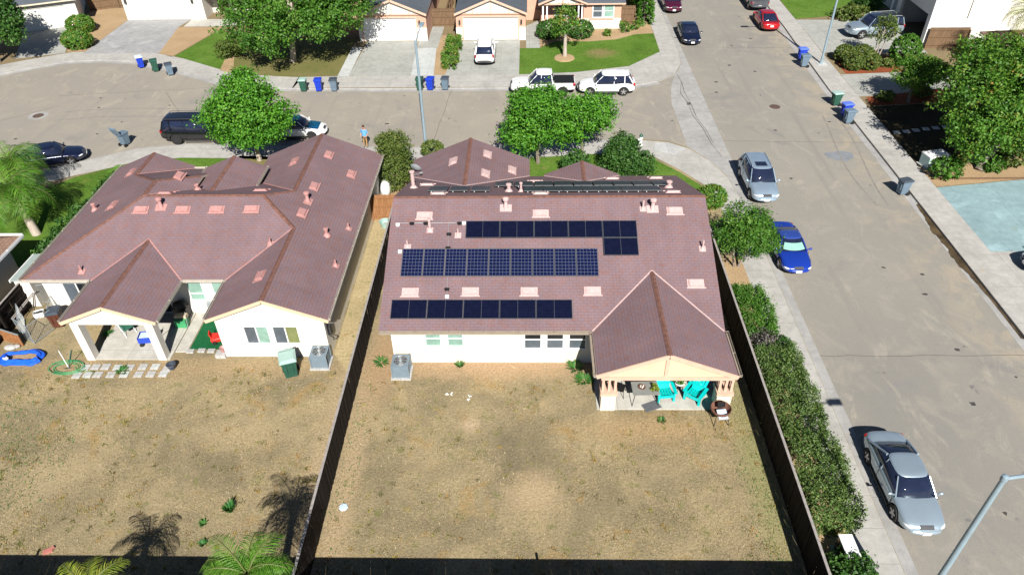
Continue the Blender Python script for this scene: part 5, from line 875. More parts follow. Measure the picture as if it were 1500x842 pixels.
fence('orange brown wooden gate between the two brown roofed houses',(-9.8,38.4),(-8.25,38.4),1.8,'gate',None,.13,1.5); fence('weathered brown fence between the two peach houses',(-9.8,74),(-7.1,74),1.75,'fencebrown','fencebrown'); fence('brown fence right of the peach bedroom window',(9.1,74.3),(10.6,74.3),1.75,'fencebrown','fencebrown'); fence('brown fence between the two white houses',(-47.9,80.2),(-42.4,82.2),1.75,'fencebrown','fencebrown'); fence('side yard fence joining the tall white house',(36.4,66.9),(40,66.9),1.85,'fencebrown','fencecap'); fence('long brown fence running back between the peach houses',(-8.3,74.2),(-8.3,86),1.75,'fencebrown','fencebrown')
M['cellrough']=m_cells('weathered dark solar cells',(.03,.036,.045),(.06,.068,.08),6,10,.006,.5); M['acgrey']=simple('blue grey cabinet paint',(.17,.22,.26),.45,.08,3); M['mat2']=simple('dark mat pile',(.10,.105,.115),.95,.2,14); M['redrag']=simple('faded red',(.42,.16,.13),.8,.2,5)
M['leaf_rust2']=m_leaf('rust flecked bright foliage',[(0,(0.032,0.101,0.010)),(.35,(0.065,0.176,0.016)),(.7,(0.109,0.243,0.026)),(.93,(0.203,0.270,0.039)),(1,(0.435,0.230,0.078))])
# ------------------------------------------------------------------ trees and planting
tree('street_tree','dense bright green street tree hiding parked cars behind the west house',(-19.35,46.2,0),[(-19.4,46.0,3.9,2.7,2.4,1.9),(-20.9,46.3,3.4,1.6,1.6,1.4),(-17.9,46.0,3.4,1.7,1.6,1.4),(-19.3,46.3,5.2,1.8,1.7,1.2),(-18.6,45.2,2.7,1.5,1.2,.9),(-20.4,45.6,2.6,1.3,1.2,.8)],24000,.19,'leaf_bright',.15,'barkpale')
tree('leafy_tree','broad dark green tree with pale trunk on the dry lawn',(-21.7,64.9,0),[(-20.5,64.5,6.0,4.6,3.6,2.4),(-17.0,64.6,5.2,3.0,2.8,2.2),(-24.0,63.5,4.6,3.0,2.6,2.4),(-22.5,61.8,3.6,2.4,2.0,1.9),(-16.2,66.3,5.8,2.6,2.2,1.9),(-20.5,66,7.6,3.2,2.8,1.5),(-18.6,63.0,4.4,2.2,2.0,1.6)],38000,.25,'leaf_mid',.24,'barkpale',clump=.6)
tree('leafy_tree','deep green tree in the upper left corner shading the grey garage',(-49.6,65.4,0),[(-48.6,65.6,4.3,2.6,2.4,2.2),(-51,65.5,4.2,2.8,2.8,2.3),(-47.3,65.3,3.8,1.7,1.7,1.6),(-49.5,65.8,5.8,2.0,2.0,1.4)],18000,.28,'leaf_dark',.2,clump=.55)
tree('front_yard_tree','bright green tree with spreading crown left of the front shrub',(.6,45.6,0),[(.4,45.5,3.3,2.1,1.9,1.7),(-.6,45.3,2.4,1.3,1.3,1.2),(1.6,45.8,4.0,1.5,1.4,1.1),(.0,45.6,4.4,1.2,1.2,.9),(.5,45.2,4.8,1.4,1.3,1.0)],19000,.18,'leaf_bright',.12)
tree('front_yard_tree','open bright green tree leaning over the corner pavement',(3.7,46.0,0),[(3.6,45.9,3.1,1.5,1.5,1.5),(4.6,46.2,3.6,1.2,1.2,1.0),(2.7,45.8,2.6,1.1,1.1,1.2),(5.2,46.4,2.9,.7,.7,.6)],10500,.18,'leaf_bright',.11,lo=.35)
bush('shrub','dark green feathery shrub between the front trees and corner lawn',(6.5,43.7,0),(1.7,1.5,1.3),7500,.15,'leaf_dark',blobs=[(-.2,0,1.2,1.5,1.3,1.2),(.9,-.1,.9,1.1,1.1,.9),(-.3,.4,2.1,.8,.8,.9),(-.9,.2,1.7,.6,.6,.9),(.4,.5,1.9,.4,.4,.7)],core=False,clump=.22)
bush('shrub','low dark shrub squeezed under the leaning front tree',(3.2,44.3,0),(1.0,.9,.8),1500,.20,'leaf_dark',core=False,clump=.2)
bush('shrub','tall olive shrub filling the gap between the brown roofs',(-8.9,42.4,0),(1.3,1.4,1.6),8000,.13,'leaf_olive',blobs=[(0,0,1.4,1.25,1.4,1.3),(.1,.4,2.6,1.15,1.1,1.1),(-.3,.2,3.2,.7,.7,.7)],core=False,clump=.24)
bush('shrub','small round shrub at the foot of the slim street lamp',(-6.9,46.6,0),(.75,.6,.6),1000,.15,'leaf_olive',blobs=[(0,0,.6,.75,.6,.6)])
tree('leafy_tree','airy green tree over the fence beside the blue coupe',(11.75,33.4,0),[(12.0,33.7,2.2,1.6,1.4,1.15),(12.8,33.4,1.7,1.0,1.0,.9),(11.3,34.0,1.8,1.1,1.1,.9),(11.9,34.3,2.9,1.0,.9,.6),(12.7,33.9,2.5,.9,.9,.7)],14000,.13,'leaf_mid',.06,stems=2,lo=.35,clump=.28)
bush('bush','round yellowish clipped bush behind the right fence end',(11.6,40.0,0),(.85,.85,.7),1600,.14,'leaf_rust')
hedge('trimmed green hedge piece nearest the blue coupe',10.65,12.2,26.6,30.2,1.25,11000,.10,'leaf_mid',.07)
hedge('long dense grey green hedge beside the silver sedan',10.5,12.5,16.2,25.0,1.6,34000,.095,'leaf_shrub',.07)
bush('bush','leafless grey twiggy bush in the gap of the hedge',(11.3,25.8,0),(.8,1.1,.8),2400,.11,'leaf_dead',core=False,clump=.2)
bush('bush','small dark green bush between grey twigs and pavement',(12.15,25.7,0),(.5,.9,.7),1600,.10,'leaf_dark')
bush('bush','dark leafy bush at the bottom edge below the utility cabinet',(11.6,14.2,0),(.9,1.0,.6),1800,.14,'leaf_dark',core=False,clump=.16)
hedge('low hedge running under the left eaves of the west house',-28.2,-26.9,38.4,42.9,1.1,6500,.17,'leaf_dark')
hedge('shaded dark hedge against the west house side wall',-28.4,-26.5,33.0,38.2,1.35,7000,.17,'leaf_dark')
# across the cross street
bush('bush','upper of two round clipped bushes by the white driveway',(-45.6,73.6,0),(1.3,1.1,.85),2200,.2,'leaf_rust'); bush('bush','lower of two round clipped bushes by the white driveway',(-43.7,69.1,0),(1.35,1.15,.9),2200,.2,'leaf_rust')
hedge('narrow flowering hedge strip between the two driveways',-7.75,-6.55,62.6,69.6,.9,4200,.18,'leaf_rust'); bush('bush','dark round bush left of the small lawn tree',(1.9,70.6,0),(1.15,1.0,.85),1800,.17,'leaf_dark'); bush('bush','dark round bush right of the small lawn tree',(5.0,70.6,0),(1.1,1.0,.85),1800,.17,'leaf_dark')
tree('lawn_tree','small lawn tree with pale trunk before the peach porch',(3.25,65.4,0),[(3.3,66.0,3.0,1.1,1.0,.9),(2.6,66.2,2.6,.8,.8,.6),(4.2,66.1,2.7,.8,.8,.6),(3.2,66.2,3.7,.7,.7,.6)],2300,.22,'leaf_rust',.16,'barkpale',lo=.35)
m=MB(); m.lathe([(.95,0),(.9,.08),(.2,.12),(.02,.12)],(3.2,65.2,0),18); tag(m.build('tree_ring',M['dirt']),kind='structure')
hedge('tall bushy green hedge at the top by the pavement',10.9,12.3,73.5,82,2.6,5200,.26,'leaf_mid'); bush('bush','tangled low bush on the dirt beside the big tree',(-28.0,66.5,0),(1.1,1.3,.8),1400,.2,'leaf_olive',core=False,clump=.3)
for i,(x,y,s) in enumerate(((7.6,70.9,.35),(9.4,71.9,.5),(10.4,72.6,.45),(9.2,73.2,.4))): bush('young_plant',['tiny brown green plant alone in the bedroom window bed','young plant on bare dirt below the brown fence','young plant on bare dirt nearest the tall hedge','young plant right against the peach house corner'][i],(x,y,0),(s,s,s),160,.2,'leaf_rust',core=False,cat='plant')
# across the main street
tree('leafy_tree','huge bright leafy tree at the right edge over the dark lawn',(30.6,44.3,0),[(32.5,46.0,5.2,3.6,3.4,2.4),(29.6,45.2,4.4,2.6,2.6,2.0),(33.5,48.0,5.4,3.2,3.0,2.0),(30.4,47.0,5.2,2.6,2.6,1.7),(34.5,44.5,4.6,3.0,2.6,2.2),(29.0,43.4,3.0,1.7,1.5,1.2),(32.0,49.8,5.7,2.4,2.2,1.5),(31.5,43.8,3.6,2.4,2.0,1.5)],52000,.21,'leaf_rust2',.26,clump=.5,lean=(1.2,1.0))
tree('lawn_tree','small round green tree in the red mulch strip',(30.2,55.2,0),[(29.7,54.9,2.35,1.5,1.3,1.0),(30.6,55.1,2.6,1.4,1.3,.9),(31.4,55.4,2.4,1.1,1.1,.8)],11000,.18,'leaf_rust2',.12,clump=.35)
tree('lawn_tree','thin airy multi stemmed tree in front of silver suv',(30.9,64.0,0),[(30.8,64.0,2.5,1.0,.9,.8),(31.2,64.2,3.2,.8,.8,.7)],1300,.2,'leaf_olive',.05,'barkpale',stems=3,lo=.2)
bush('bush','bright green upright bush beside the open garage',(32.9,63.3,0),(1.2,1.1,1.2),2000,.2,'leaf_mid',blobs=[(0,0,1.2,1.2,1.1,1.25)])
for i,(x,y,r) in enumerate(((28.0,64.0,.8),(28.2,62.2,.85),(29.5,62.3,.9),(29.5,63.8,.95))): bush('bush',['clipped olive bush nearest the slanted lamp of four','clipped olive bush at the pavement corner of four','clipped olive bush nearest the red mulch of four','clipped brownish bush at the driveway side of four'][i],(x,y,0),(r,r,.75),1300,.17,'leaf_olive')
for i,(x,y,s,mt) in enumerate(((31.3,62.6,.5,'leaf_olive'),(28.6,55.6,.55,'leaf_olive'),(31.8,56.4,.6,'leaf_olive'),(27.8,43.4,1.0,'leaf_mid'),(29.2,44.9,.6,'leaf_olive'),(31.3,44.2,.7,'leaf_mid'),(33.0,45.0,.9,'leaf_olive'))): bush('bush',['low spiky bush on red mulch beside the clipped bushes','low tufted bush at the pavement end of mulch strip','low tufted bush at the inner end of mulch strip','yellow green bush in front of the mint utility box','sparse bush behind the mint utility box','small green bush at the foot of the huge tree','olive bush right of the huge tree trunk'][i],(x,y,0),(s*1.1,s,s*.75),int(700*s+500),.18,mt,core=False)
bush('bush','flowering bush row beside the silver suv bonnet',(32.6,75.2,0),(2.0,1.4,.7),1500,.25,'leaf_olive',core=False)
bush('shrub','dark shrub by the shaded white house entry',(35.2,78.0,0),(1.4,1.3,1.0),1200,.26,'leaf_dark',core=False)
palm('tall drooping palm at the left edge with white forked trunk',(-30.6,36.9,0),2.9,36,3.1,'leaf_palm',.22,(-.7,.5),1.05)
palm('second drooping palm behind the left edge palm',(-33.6,41.2,0),2.6,30,2.9,'leaf_palm',.2,(0,0),1.05)
palm('small yellow green palm plant at the pavement beyond the west roof',(-28.0,43.6,0),.5,16,1.2,'leaf_palm',.08,(0,0),.9,'palm plant','palm_plant')
palm('feathery palm at the bottom edge beside the yard dividing fence',(-8.85,11.7,0),4.6,24,1.95,'leaf_palm',.16,(.3,0),.95); palm('yellowing palm at the bottom left edge behind the back fence',(-14.2,12.0,0),3.0,18,1.6,'leaf_palmy',.14,(0,0),.95)
palm('pale palm showing at the top right in front of white wall',(40.6,60.5,0),5.2,18,2.6,'leaf_palmy',.16)
for i,(x,y) in enumerate(((27.25,49.9),(28.0,50.05),(28.8,50.25),(29.6,50.45),(30.4,50.6),(31.2,50.75))): m=MB(); m.box(x-.24,x+.24,y-.22,y+.22,-.02,.05); tag(m.build('stepping_stone',M['stone']),['nearest the pavement','second from the pavement','third from the pavement','fourth from the pavement','fifth from the pavement','deepest under the huge tree'][i]+', pale stepping stone in the dark lawn','stepping stone','stepping stones across the shaded lawn')
m=MB(); m.box(26.9,36.9,43.0,43.12,0,.10); tag(m.build('garden_edging',M['fencebrown']),'long timber edging board between dirt bed and blue driveway','edging')
# ------------------------------------------------------------------ yard things
def ac(label,x,y):
    t=thing('air_conditioner',label,'air conditioner',(x,y,0)); m=MB(); m.box(-.48,.48,-.48,.48,-.03,.08); m.build('pad',M['stone'],t,local=True); m=MB(); m.box(-.38,.38,-.38,.38,.08,.80)
    for k in range(14): z=.14+k*.045; m.box(-.388,.388,-.388,.388,z,z+.016)
    for sx in (-1,1):
        for sy in (-1,1): m.box(sx*.395-.025,sx*.395+.025,sy*.395-.025,sy*.395+.025,.08,.84)
    m.build('cabinet',M['acgrey'],t,local=True); m=MB(); m.box(-.41,.41,-.41,.41,.80,.85); m.lathe([(.36,.85),(.34,.87),(.33,.852),(.02,.852)],(0,0,0),20); m.build('top',M['acgrey'],t,local=True)
    m=MB(); m.lathe([(.32,.853),(.32,.855),(.02,.855)],(0,0,0),20); 
    m.build('fan_well',M['dark'],t,local=True); m=MB()
    for r in (.08,.16,.24,.31): m.tube([(r*math.cos(a),r*math.sin(a),.885) for a in np.linspace(0,2*PI,19)],.008,4,cap=False)
    for k in range(8): a=PI*k/4; m.bar((.03*math.cos(a),.03*math.sin(a),.885),(.34*math.cos(a),.34*math.sin(a),.875),.012,.01)
    m.lathe([(.07,.88),(.07,.895)],(0,0,0),12); m.build('fan_guard',M['metal'],t,local=True); m=MB(); m.tube([(.3,.4,.3),(.3,.7,.3),(.3,.75,.6)],.03,6); m.build('pipe',M['dark'],t,local=True)
ac('grey air conditioner on a pad beside the green bin',-10.2,25.5); ac('grey air conditioner on a pad at the centre house corner',-6.15,24.85)
def adirondack(label,x,y,rz):
    t=thing('garden_chair',label,'chair',(x,y,.06),rz); t.scale=(1.08,1.08,1.08); m=MB()
    for k in range(5): a=-.24+.12*k; m.box(a-.052,a+.052,-.30,.20,.30,.325,0,Matrix.Rotation(R(-9),4,'X'))
    m.build('seat',M['turq'],t,local=True); m=MB()
    for k in range(5): a=-.24+.12*k; hh=.82-.05*abs(k-2)**1.5; m.bar((a*.85,.18,.24),(a*1.18,.18+hh*.42,.24+hh*.9),.105,.024,0,(0,1,0))
    m.bar((-.28,.30,.5),(.28,.30,.5),.03,.06); m.build('backrest',M['turq'],t,local=True)
    for s in (-1,1):
        m=MB(); m.box(s*.36-.07,s*.36+.07,-.42,.30,.52,.55); m.build('armrest',M['turq'],t,local=True); m=MB(); m.box(s*.33-.045,s*.33+.045,-.36,-.27,0,.52); m.build('leg',M['turq'],t,local=True); m=MB(); m.bar((s*.30,-.30,.36),(s*.30,.48,.03),.04,.12); m.build('leg',M['turq'],t,local=True)
    m=MB(); m.box(-.30,.30,-.36,-.32,.24,.38); m.build('front_board',M['turq'],t,local=True)
adirondack('turquoise slatted garden chair nearest the patio table',6.2,23.35,.12); adirondack('turquoise slatted garden chair turned sideways by the right pillar',7.6,23.25,-.62)
t=thing('patio_table','grey rectangular patio table under the gable roof','table',(5.25,23.15,.06),.04); m=MB(); m.box(-.6,.6,-.42,.42,.70,.735); m.build('tabletop',M['tile'],t,local=True)
for sx in (-1,1):
    for sy in (-1,1): m=MB(); m.tube([(sx*.5,sy*.34,.70),(sx*.56,sy*.38,.35),(sx*.60,sy*.41,0)],.018,6); m.build('leg',M['dark'],t,local=True)
t=thing('candle_holder','small brown candle bowl on the patio table','candle holder',(5.1,23.15,.795)); m=MB(); m.lathe([(.07,0),(.16,.06),(.17,.09),(.15,.085),(.02,.04)],(0,0,0),14); m.build('bowl',M['terra'],t,local=True)
for k,(x,y) in enumerate(((-.06,.02),(.06,.03),(0,-.06))): m=MB(); m.lathe([(.03,.04),(.03,.15)],(x,y,0),8); m.build('candle',M['stucco'],t,local=True)
bush('potted_plant','small potted green plant on the right side of patio table',(5.68,23.05,.8),(.17,.17,.16),160,.09,'leaf_palmy',core=False,cat='plant',clump=.06)
t=thing('patio_chair','black slatted metal chair left of the patio table','chair',(4.15,23.5,.06),1.25); m=MB()
for k in range(7): m.bar((-.22+.073*k,.24,.42),(-.24+.08*k,.34,.95),.02,.012)
m.bar((-.25,.25,.42),(-.27,.35,.97),.025,.025); m.bar((.25,.25,.42),(.27,.35,.97),.025,.025); m.bar((-.27,.35,.97),(.27,.35,.97),.025,.025); m.build('backrest',M['black'],t,local=True); m=MB(); m.box(-.25,.25,-.24,.25,.40,.43); m.build('seat',M['black'],t,local=True)
for sx in (-1,1):
    for sy in (-1,1): m=MB(); m.tube([(sx*.23,sy*.22,.41),(sx*.26,sy*.27,0)],.014,5); m.build('leg',M['black'],t,local=True)
    m=MB(); m.tube([(sx*.26,-.22,.41),(sx*.27,-.2,.62),(sx*.27,.28,.64)],.014,5); m.build('armrest',M['black'],t,local=True)
t=thing('plant_stand','small white side table carrying a plant between turquoise chairs','side table',(6.95,23.75,.06)); m=MB(); m.lathe([(.25,.48),(.25,.52)],(0,0,0),14); m.build('tabletop',M['white'],t,local=True)
for k in range(3): a=2*PI*k/3; m=MB(); m.tube([(.1*math.cos(a),.1*math.sin(a),.48),(.2*math.cos(a),.2*math.sin(a),0)],.015,5); m.build('leg',M['dark'],t,local=True)
bush('potted_plant','leafy green plant standing between the turquoise chairs',(6.95,23.75,.58),(.28,.28,.24),320,.10,'leaf_mid',core=False,cat='plant',clump=.09)
t=thing('door_mat','grey rectangular mat lying askew at the patio edge','mat',(5.55,22.72,.062),.42); m=MB(); m.box(-.40,.40,-.25,.25,0,.012); m.build('mat_body',M['mat'],t,local=True); m=MB(); m.box(-.36,.36,-.21,.21,.012,.016); m.build('mat_pile',M['mat2'],t,local=True)
t=thing('wicker_chair','round brown wicker chair with pale blue cushion by the pillar','chair',(8.45,21.95,0),.1); m=MB(); m.lathe([(.10,.42),(.30,.46),(.43,.62),(.46,.76),(.44,.78),(.40,.66),(.28,.50),(.05,.46)],(0,.05,0),18); o=m.build('basket',M['terra'],t,True,local=True); m=MB(); m.box(-.21,.21,-.28,.18,.60,.68,0,Matrix.Rotation(R(14),4,'X')); m.build('cushion',M['palecloth'],t,local=True); m=MB(); m.cbox((.02,.14,.86),(.34,.10,.24),.1,0,-.3); m.build('back_cushion',M['black'],t,local=True)
for sx in (-1,1):
    for sy in (-1,1): m=MB(); m.tube([(sx*.26,sy*.24,.5),(sx*.33,sy*.34,0)],.018,5); m.build('leg',M['black'],t,local=True)
t=thing('window_box','low white cabinet behind the turquoise chairs on the patio','cabinet',(7.0,25.2,.06)); m=MB(); m.box(-.6,.6,-.2,.2,.05,.8); m.box(-.55,-.03,-.215,-.2,.1,.75); m.box(.03,.55,-.215,-.2,.1,.75); m.build('cabinet_body',M['white'],t,local=True)
m=MB()
for k in range(5): m.cbox((random.uniform(-.14,.14),random.uniform(-.08,.08),.02+.01*k),(random.uniform(.06,.14),random.uniform(.04,.08),.02),random.uniform(0,3),0,.2)
o=m.build('paper_scrap',M['white']); o.location=(-3.75,23.5,0); tag(o,'crumpled white scrap left of two on the centre yard','litter')
o=copy_tree(o); o.location=(-2.85,23.25,0); o.rotation_euler=(0,0,1.3); tag(o,'crumpled white scrap right of two on the centre yard','litter')
m=MB(); m.lathe([(.19,.0),(.18,.03),(.14,.04),(.02,.04)],(0,0,0),7); o=m.build('stone_slab',M['palecloth']); o.location=(-7.5,17.3,0); tag(o,'pale flat stone close to the dividing fence','stone')
m=MB(); m.cbox((0,0,.03),(.34,.22,.06),.5); m.cbox((.12,.08,.06),(.2,.12,.05),1.1); o=m.build('cloth_rag',M['redrag']); o.location=(-18.5,15.25,0); tag(o,'faded red rag near the bottom fence shadow','rag')
t=thing('plastic_tub','blue green plastic tub behind the wooden side gate','tub',(-8.95,37.6,0)); m=MB(); m.lathe([(.25,0),(.34,.38),(.36,.38),(.36,.41),(.32,.40),(.24,.03),(.02,.03)],(0,0,0),18); m.build('basin',M['bin_lidpale'],t,True,local=True); m=MB(); m.lathe([(.10,.03),(.16,.2),(.05,.24)],(.05,0,0),10); m.build('contents',M['stone'],t,local=True)
t=thing('storage_tank','white rounded tank against the west house past the gate','tank',(-9.45,41.3,0)); m=MB(); m.ell((0,0,.55),(.34,.62,.58),14,10); m.build('tank_body',M['white'],t,True,local=True); m=MB(); m.lathe([(.10,1.10),(.10,1.17)],(0,.2,0),12); m.build('cap',M['dark'],t,local=True)
# west yard
SPX=[(-21.85,25.2),(-21.35,25.22),(-20.85,25.24),(-20.25,25.2),(-19.65,25.2),(-19.0,25.24),(-18.4,25.26),(-17.75,25.1),(-22.0,24.65),(-21.5,24.68),(-21.0,24.7),(-20.35,24.7),(-19.7,24.72),(-19.0,24.73),(-18.4,24.74),(-17.8,24.76)]
for i,(x,y) in enumerate(SPX):
    m=MB(); m.box(-.20,.20,-.19,.19,-.03,.035+.004*(i%3)); o=m.build('paving_stone',M['stone' if i%3 else 'drive_pale']); o.location=(x,y,0); o.rotation_euler=(0,0,random.uniform(-.06,.06)); k=i%8
    tag(o,['upper','lower'][i//8]+' row concrete paver before the white porch, '+('leftmost' if k==0 else 'rightmost' if k==7 else ORD[k]+' from the left'),'paving stone','concrete pavers in two rows')
t=thing('plant_pot','dark slate bucket on the end paver by the porch','pot',(-17.5,25.15,.04)); m=MB(); m.lathe([(.16,0),(.22,.26),(.24,.27),(.22,.29),(.19,.26),(.02,.2)],(0,0,0),14); m.build('bucket',M['potblue'],t,True,local=True); m=MB(); m.tube([(-.22,0,.27),(-.1,.05,.36),(.1,.05,.36),(.22,0,.27)],.01,5); m.build('handle',M['dark'],t,local=True)
t=thing('paddling_pool','collapsed bright blue paddling pool on the dry grass','paddling pool',(-25.35,25.75,0))
for s,(rx,ry,z,rr) in enumerate(((.98,.55,.09,.11),(.86,.42,.2,.10))):
    m=MB(); pts=[(rx*math.cos(a)*(1+.10*math.sin(3*a+s)),ry*math.sin(a)*(1+.16*math.sin(2*a+1))-(.22 if math.sin(a)<0 else 0)*math.cos(a*2)*.5,z+.05*math.sin(2*a+s)) for a in np.linspace(0,2*PI,33)]; m.tube(pts,[rr*(.75+.35*math.sin(5*i/6+s)**2) for i in range(33)],8,cap=False); m.build('ring',M['poolblue'],t,True,local=True)
m=MB(); m.face([(.92*math.cos(a),.5*math.sin(a),.03) for a in np.linspace(0,2*PI,25)[:-1]]); m.build('floor',M['dirt'],t,local=True)
t=thing('beach_ball','white blue ball lying in the collapsed pool','ball',(-25.95,25.55,.24)); m=MB(); m.ell((0,0,0),(.14,.14,.14),14,10); m.build('ball_body',M['white'],t,True,local=True); m=MB(); m.lathe([(.05,.125),(.05,.142),(.01,.143)],(0,0,0),10); m.build('valve',M['bluefab'],t,local=True)
t=thing('garden_hose','green hose coiled loosely before the porch','hose',(-22.7,25.15,0)); m=MB(); pts=[]
for i in range(90): a=i*.35; r=.42+.10*math.sin(i*.23)+.003*i; pts.append((r*1.35*math.cos(a),r*.75*math.sin(a),.02+.0012*i))
m.tube(pts,.013,5); m.build('coil',M['hose'],t,local=True); m=MB(); m.tube([(.3,.1,.03),(.7,-.35,.02),(1.2,-.2,.02),(1.7,-.5,.02)],.013,5); m.build('tail',M['hose'],t,local=True)
for i,(dx,dy,c,l) in enumerate(((-.35,.3,'white','white handled'),(.3,.35,'greenfab','dark green handled'))):
    t=thing('garden_tool',l+' garden tool leaning out of the hose coil','garden tool',(-22.7,25.2,0)); m=MB(); m.tube([(0,0,.02),(dx*.9,dy,.85)],.02,6); m.build('handle',M[c],t,local=True); m=MB(); m.cbox((0,-.06,.02),(.3,.05,.03),.2); m.build('head',M['metal'],t,local=True)
def folding_chair(label,x,y,rz,fm,z=.05):
    t=thing('folding_chair',label,'chair',(x,y,z),rz); m=MB(); m.box(-.25,.25,-.24,.22,.40,.42); m.build('seat',M[fm],t,local=True); m=MB(); m.bar((0,.22,.42),(0,.34,.86),.48,.02,0,(1,0,0)) if False else m.solid([(-.25,.22,.42),(.25,.22,.42),(.25,.36,.88),(-.25,.36,.88),(-.25,.24,.42),(.25,.24,.42),(.25,.38,.88),(-.25,.38,.88)],[(0,1,2,3),(7,6,5,4),(0,4,5,1),(1,5,6,2),(2,6,7,3),(3,7,4,0)]); m.build('backrest',M[fm],t,local=True)
    for sx in (-1,1):
        m=MB(); m.tube([(sx*.27,-.28,0),(sx*.27,.34,.62),(sx*.27,.38,.9)],.014,5); m.build('leg',M['metal'],t,local=True); m=MB(); m.tube([(sx*.27,.3,0),(sx*.27,-.25,.6),(sx*.27,.3,.62)],.014,5); m.build('leg',M['metal'],t,local=True)
folding_chair('dark green canvas folding chair under the white porch',-20.75,27.7,.9,'greenfab'); folding_chair('brown folding chair between green chair and blue wagon',-19.75,28.3,-.2,'binbrown')
t=thing('folding_wagon','blue fabric folding wagon with pale contents under the porch','wagon',(-19.35,27.0,.05),.15); m=MB(); m.box(-.42,.42,-.26,.26,.18,.22); m.box(-.42,.42,-.28,-.25,.18,.52); m.box(-.42,.42,.25,.28,.18,.52); m.box(-.44,-.41,-.28,.28,.18,.52); m.box(.41,.44,-.28,.28,.18,.52); m.build('basket',M['bluefab'],t,local=True); m=MB(); m.cbox((0,0,.45),(.74,.44,.1)); m.cbox((.15,.05,.5),(.3,.3,.08),.4); m.build('contents',M['palecloth'],t,local=True)
for sx in (-1,1):
    for sy in (-1,1): m=MB(); m.lathe([(.03,-.03),(.1,-.03),(.1,.03),(.03,.03)],(sx*.32,sy*.3,.1),12,'Y'); m.build('wheel',M['tyre'],t,local=True)
m=MB(); m.tube([(.42,0,.3),(.85,0,.8),(.85,.1,.8),(.85,-.1,.8)],.015,5); m.build('handle',M['dark'],t,local=True)
t=thing('play_kitchen','low green and tan toy stand by the shaded porch wall','toy',(-18.15,28.3,.05)); m=MB(); m.box(-.3,.3,-.22,.22,.0,.45); m.build('stand',M['hose'],t,local=True); m=MB(); m.box(-.32,.32,.0,.26,.45,.62); m.build('shelf',M['tan'],t,local=True); m=MB(); m.tube([(.34,-.2,0),(.34,.0,.9)],.015,5); m.build('pole',M['metal'],t,local=True)
t=thing('grill','black covered barbecue grill in the porch corner shade','barbecue',(-18.35,28.95,.05)); m=MB(); m.ell((0,0,.82),(.38,.28,.25),12,8); m.build('hood',M['black'],t,True,local=True); m=MB(); m.box(-.36,.36,-.24,.24,.1,.72); m.build('cart',M['black'],t,local=True)
t=thing('toy_car','bright red ride on toy car on artificial turf','toy car',(-15.75,27.15,.03),.3); m=MB(); m.solid(*loft([[(-.4,-.22,.12),(.4,-.2,.12),(.4,.2,.12),(-.4,.22,.12)],[(-.45,-.26,.3),(.46,-.22,.28),(.46,.22,.28),(-.45,.26,.3)],[(-.4,-.22,.42),(.0,-.2,.36),(.0,.2,.36),(-.4,.22,.42)]])); m.build('body',M['redp'],t,local=True); m=MB(); m.bar((-.38,0,.4),(-.45,0,.65),.36,.05); m.build('seat_back',M['redp'],t,local=True)
for sx in (-1,1):
    for sy in (-1,1): m=MB(); m.lathe([(.03,-.04),(.1,-.04),(.1,.04),(.03,.04)],(sx*.3,sy*.24,.1),12,'Y'); m.build('wheel',M['tyre'],t,local=True)
t=thing('planter','square concrete planter with reddish pot at the wing corner','planter',(-15.35,26.05,0)); m=MB(); m.box(-.25,.25,-.2,.2,-.02,.22); m.box(-.2,.2,-.15,.15,.22,.23); m.build('box',M['stone'],t,local=True); m=MB(); m.lathe([(.1,.22),(.15,.5),(.12,.5),(.05,.4)],(.1,.08,0),12); m.build('pot',M['pinkmetal'],t,local=True)
for i,(x,y) in enumerate(((-17.05,26.35),(-16.5,26.4),(-16.0,26.38))): m=MB(); m.box(-.18,.18,-.13,.13,-.03,.06); o=m.build('edging_block',M['stone']); o.location=(x,y,0); tag(o,['left','middle','right'][i]+' grey block edging the artificial turf','block','grey blocks along the turf edge')
# wire pen
def wire_panel(label,p,q,h):
    p=Vector((*p,0));q=Vector((*q,0)); t=thing('wire_fence_panel',label,'wire panel',tuple((p+q)/2),0,'wire pen panels'); m=MB(); Z=lambda v,z:v+Vector((0,0,z))
    m.tube([Z(p,-.02),Z(p,h),Z(q,h),Z(q,-.02)],.022,6); m.bar(Z(p,.06),Z(q,.06),.03,.03); m.build('frame',M['metal'],t); m=MB(); n=int((q-p).length/.14); d=(q-p)
    for i in range(n*2):
        a=i/n; b=a-.5*h/((q-p).length)*2
        for s in (0,1):
            x0,x1=(max(0,b),min(1,a)); 
            if x1<=x0: continue
            f=lambda x:(a-x)/(a-b)*h if not s else h-(a-x)/(a-b)*h
            m.bar(Z(p+d*x0,max(.02,min(h,f(x0)))),Z(p+d*x1,max(.02,min(h,f(x1)))),.006,.006)
    m.build('mesh',M['metal'],t)
wire_panel('wire mesh panel leaning along the white house corner',(-25.6,30.3),(-25.0,28.4),1.2); wire_panel('wire mesh panel at the back of the pen',(-26.9,30.2),(-25.6,30.3),1.2); wire_panel('wire mesh panel at the front of the pen near the pool',(-26.3,27.5),(-25.3,26.9),1.2); wire_panel('wire mesh panel dividing the pen beside rusty board',(-26.9,28.8),(-25.9,27.2),1.1); wire_panel('wire mesh gate panel standing open toward the brown bin',(-25.3,26.9),(-24.8,28.2),1.15)
t=thing('metal_board','rusty orange metal board at the front of the wire pen','board',(-26.5,27.0,0),-.35); m=MB(); m.box(-.75,.75,-.02,.02,-.02,.75); m.build('sheet',M['rusty'],t,local=True); m=MB(); m.box(-.78,.78,-.03,.03,.75,.79); m.build('top_rim',M['metal'],t,local=True)
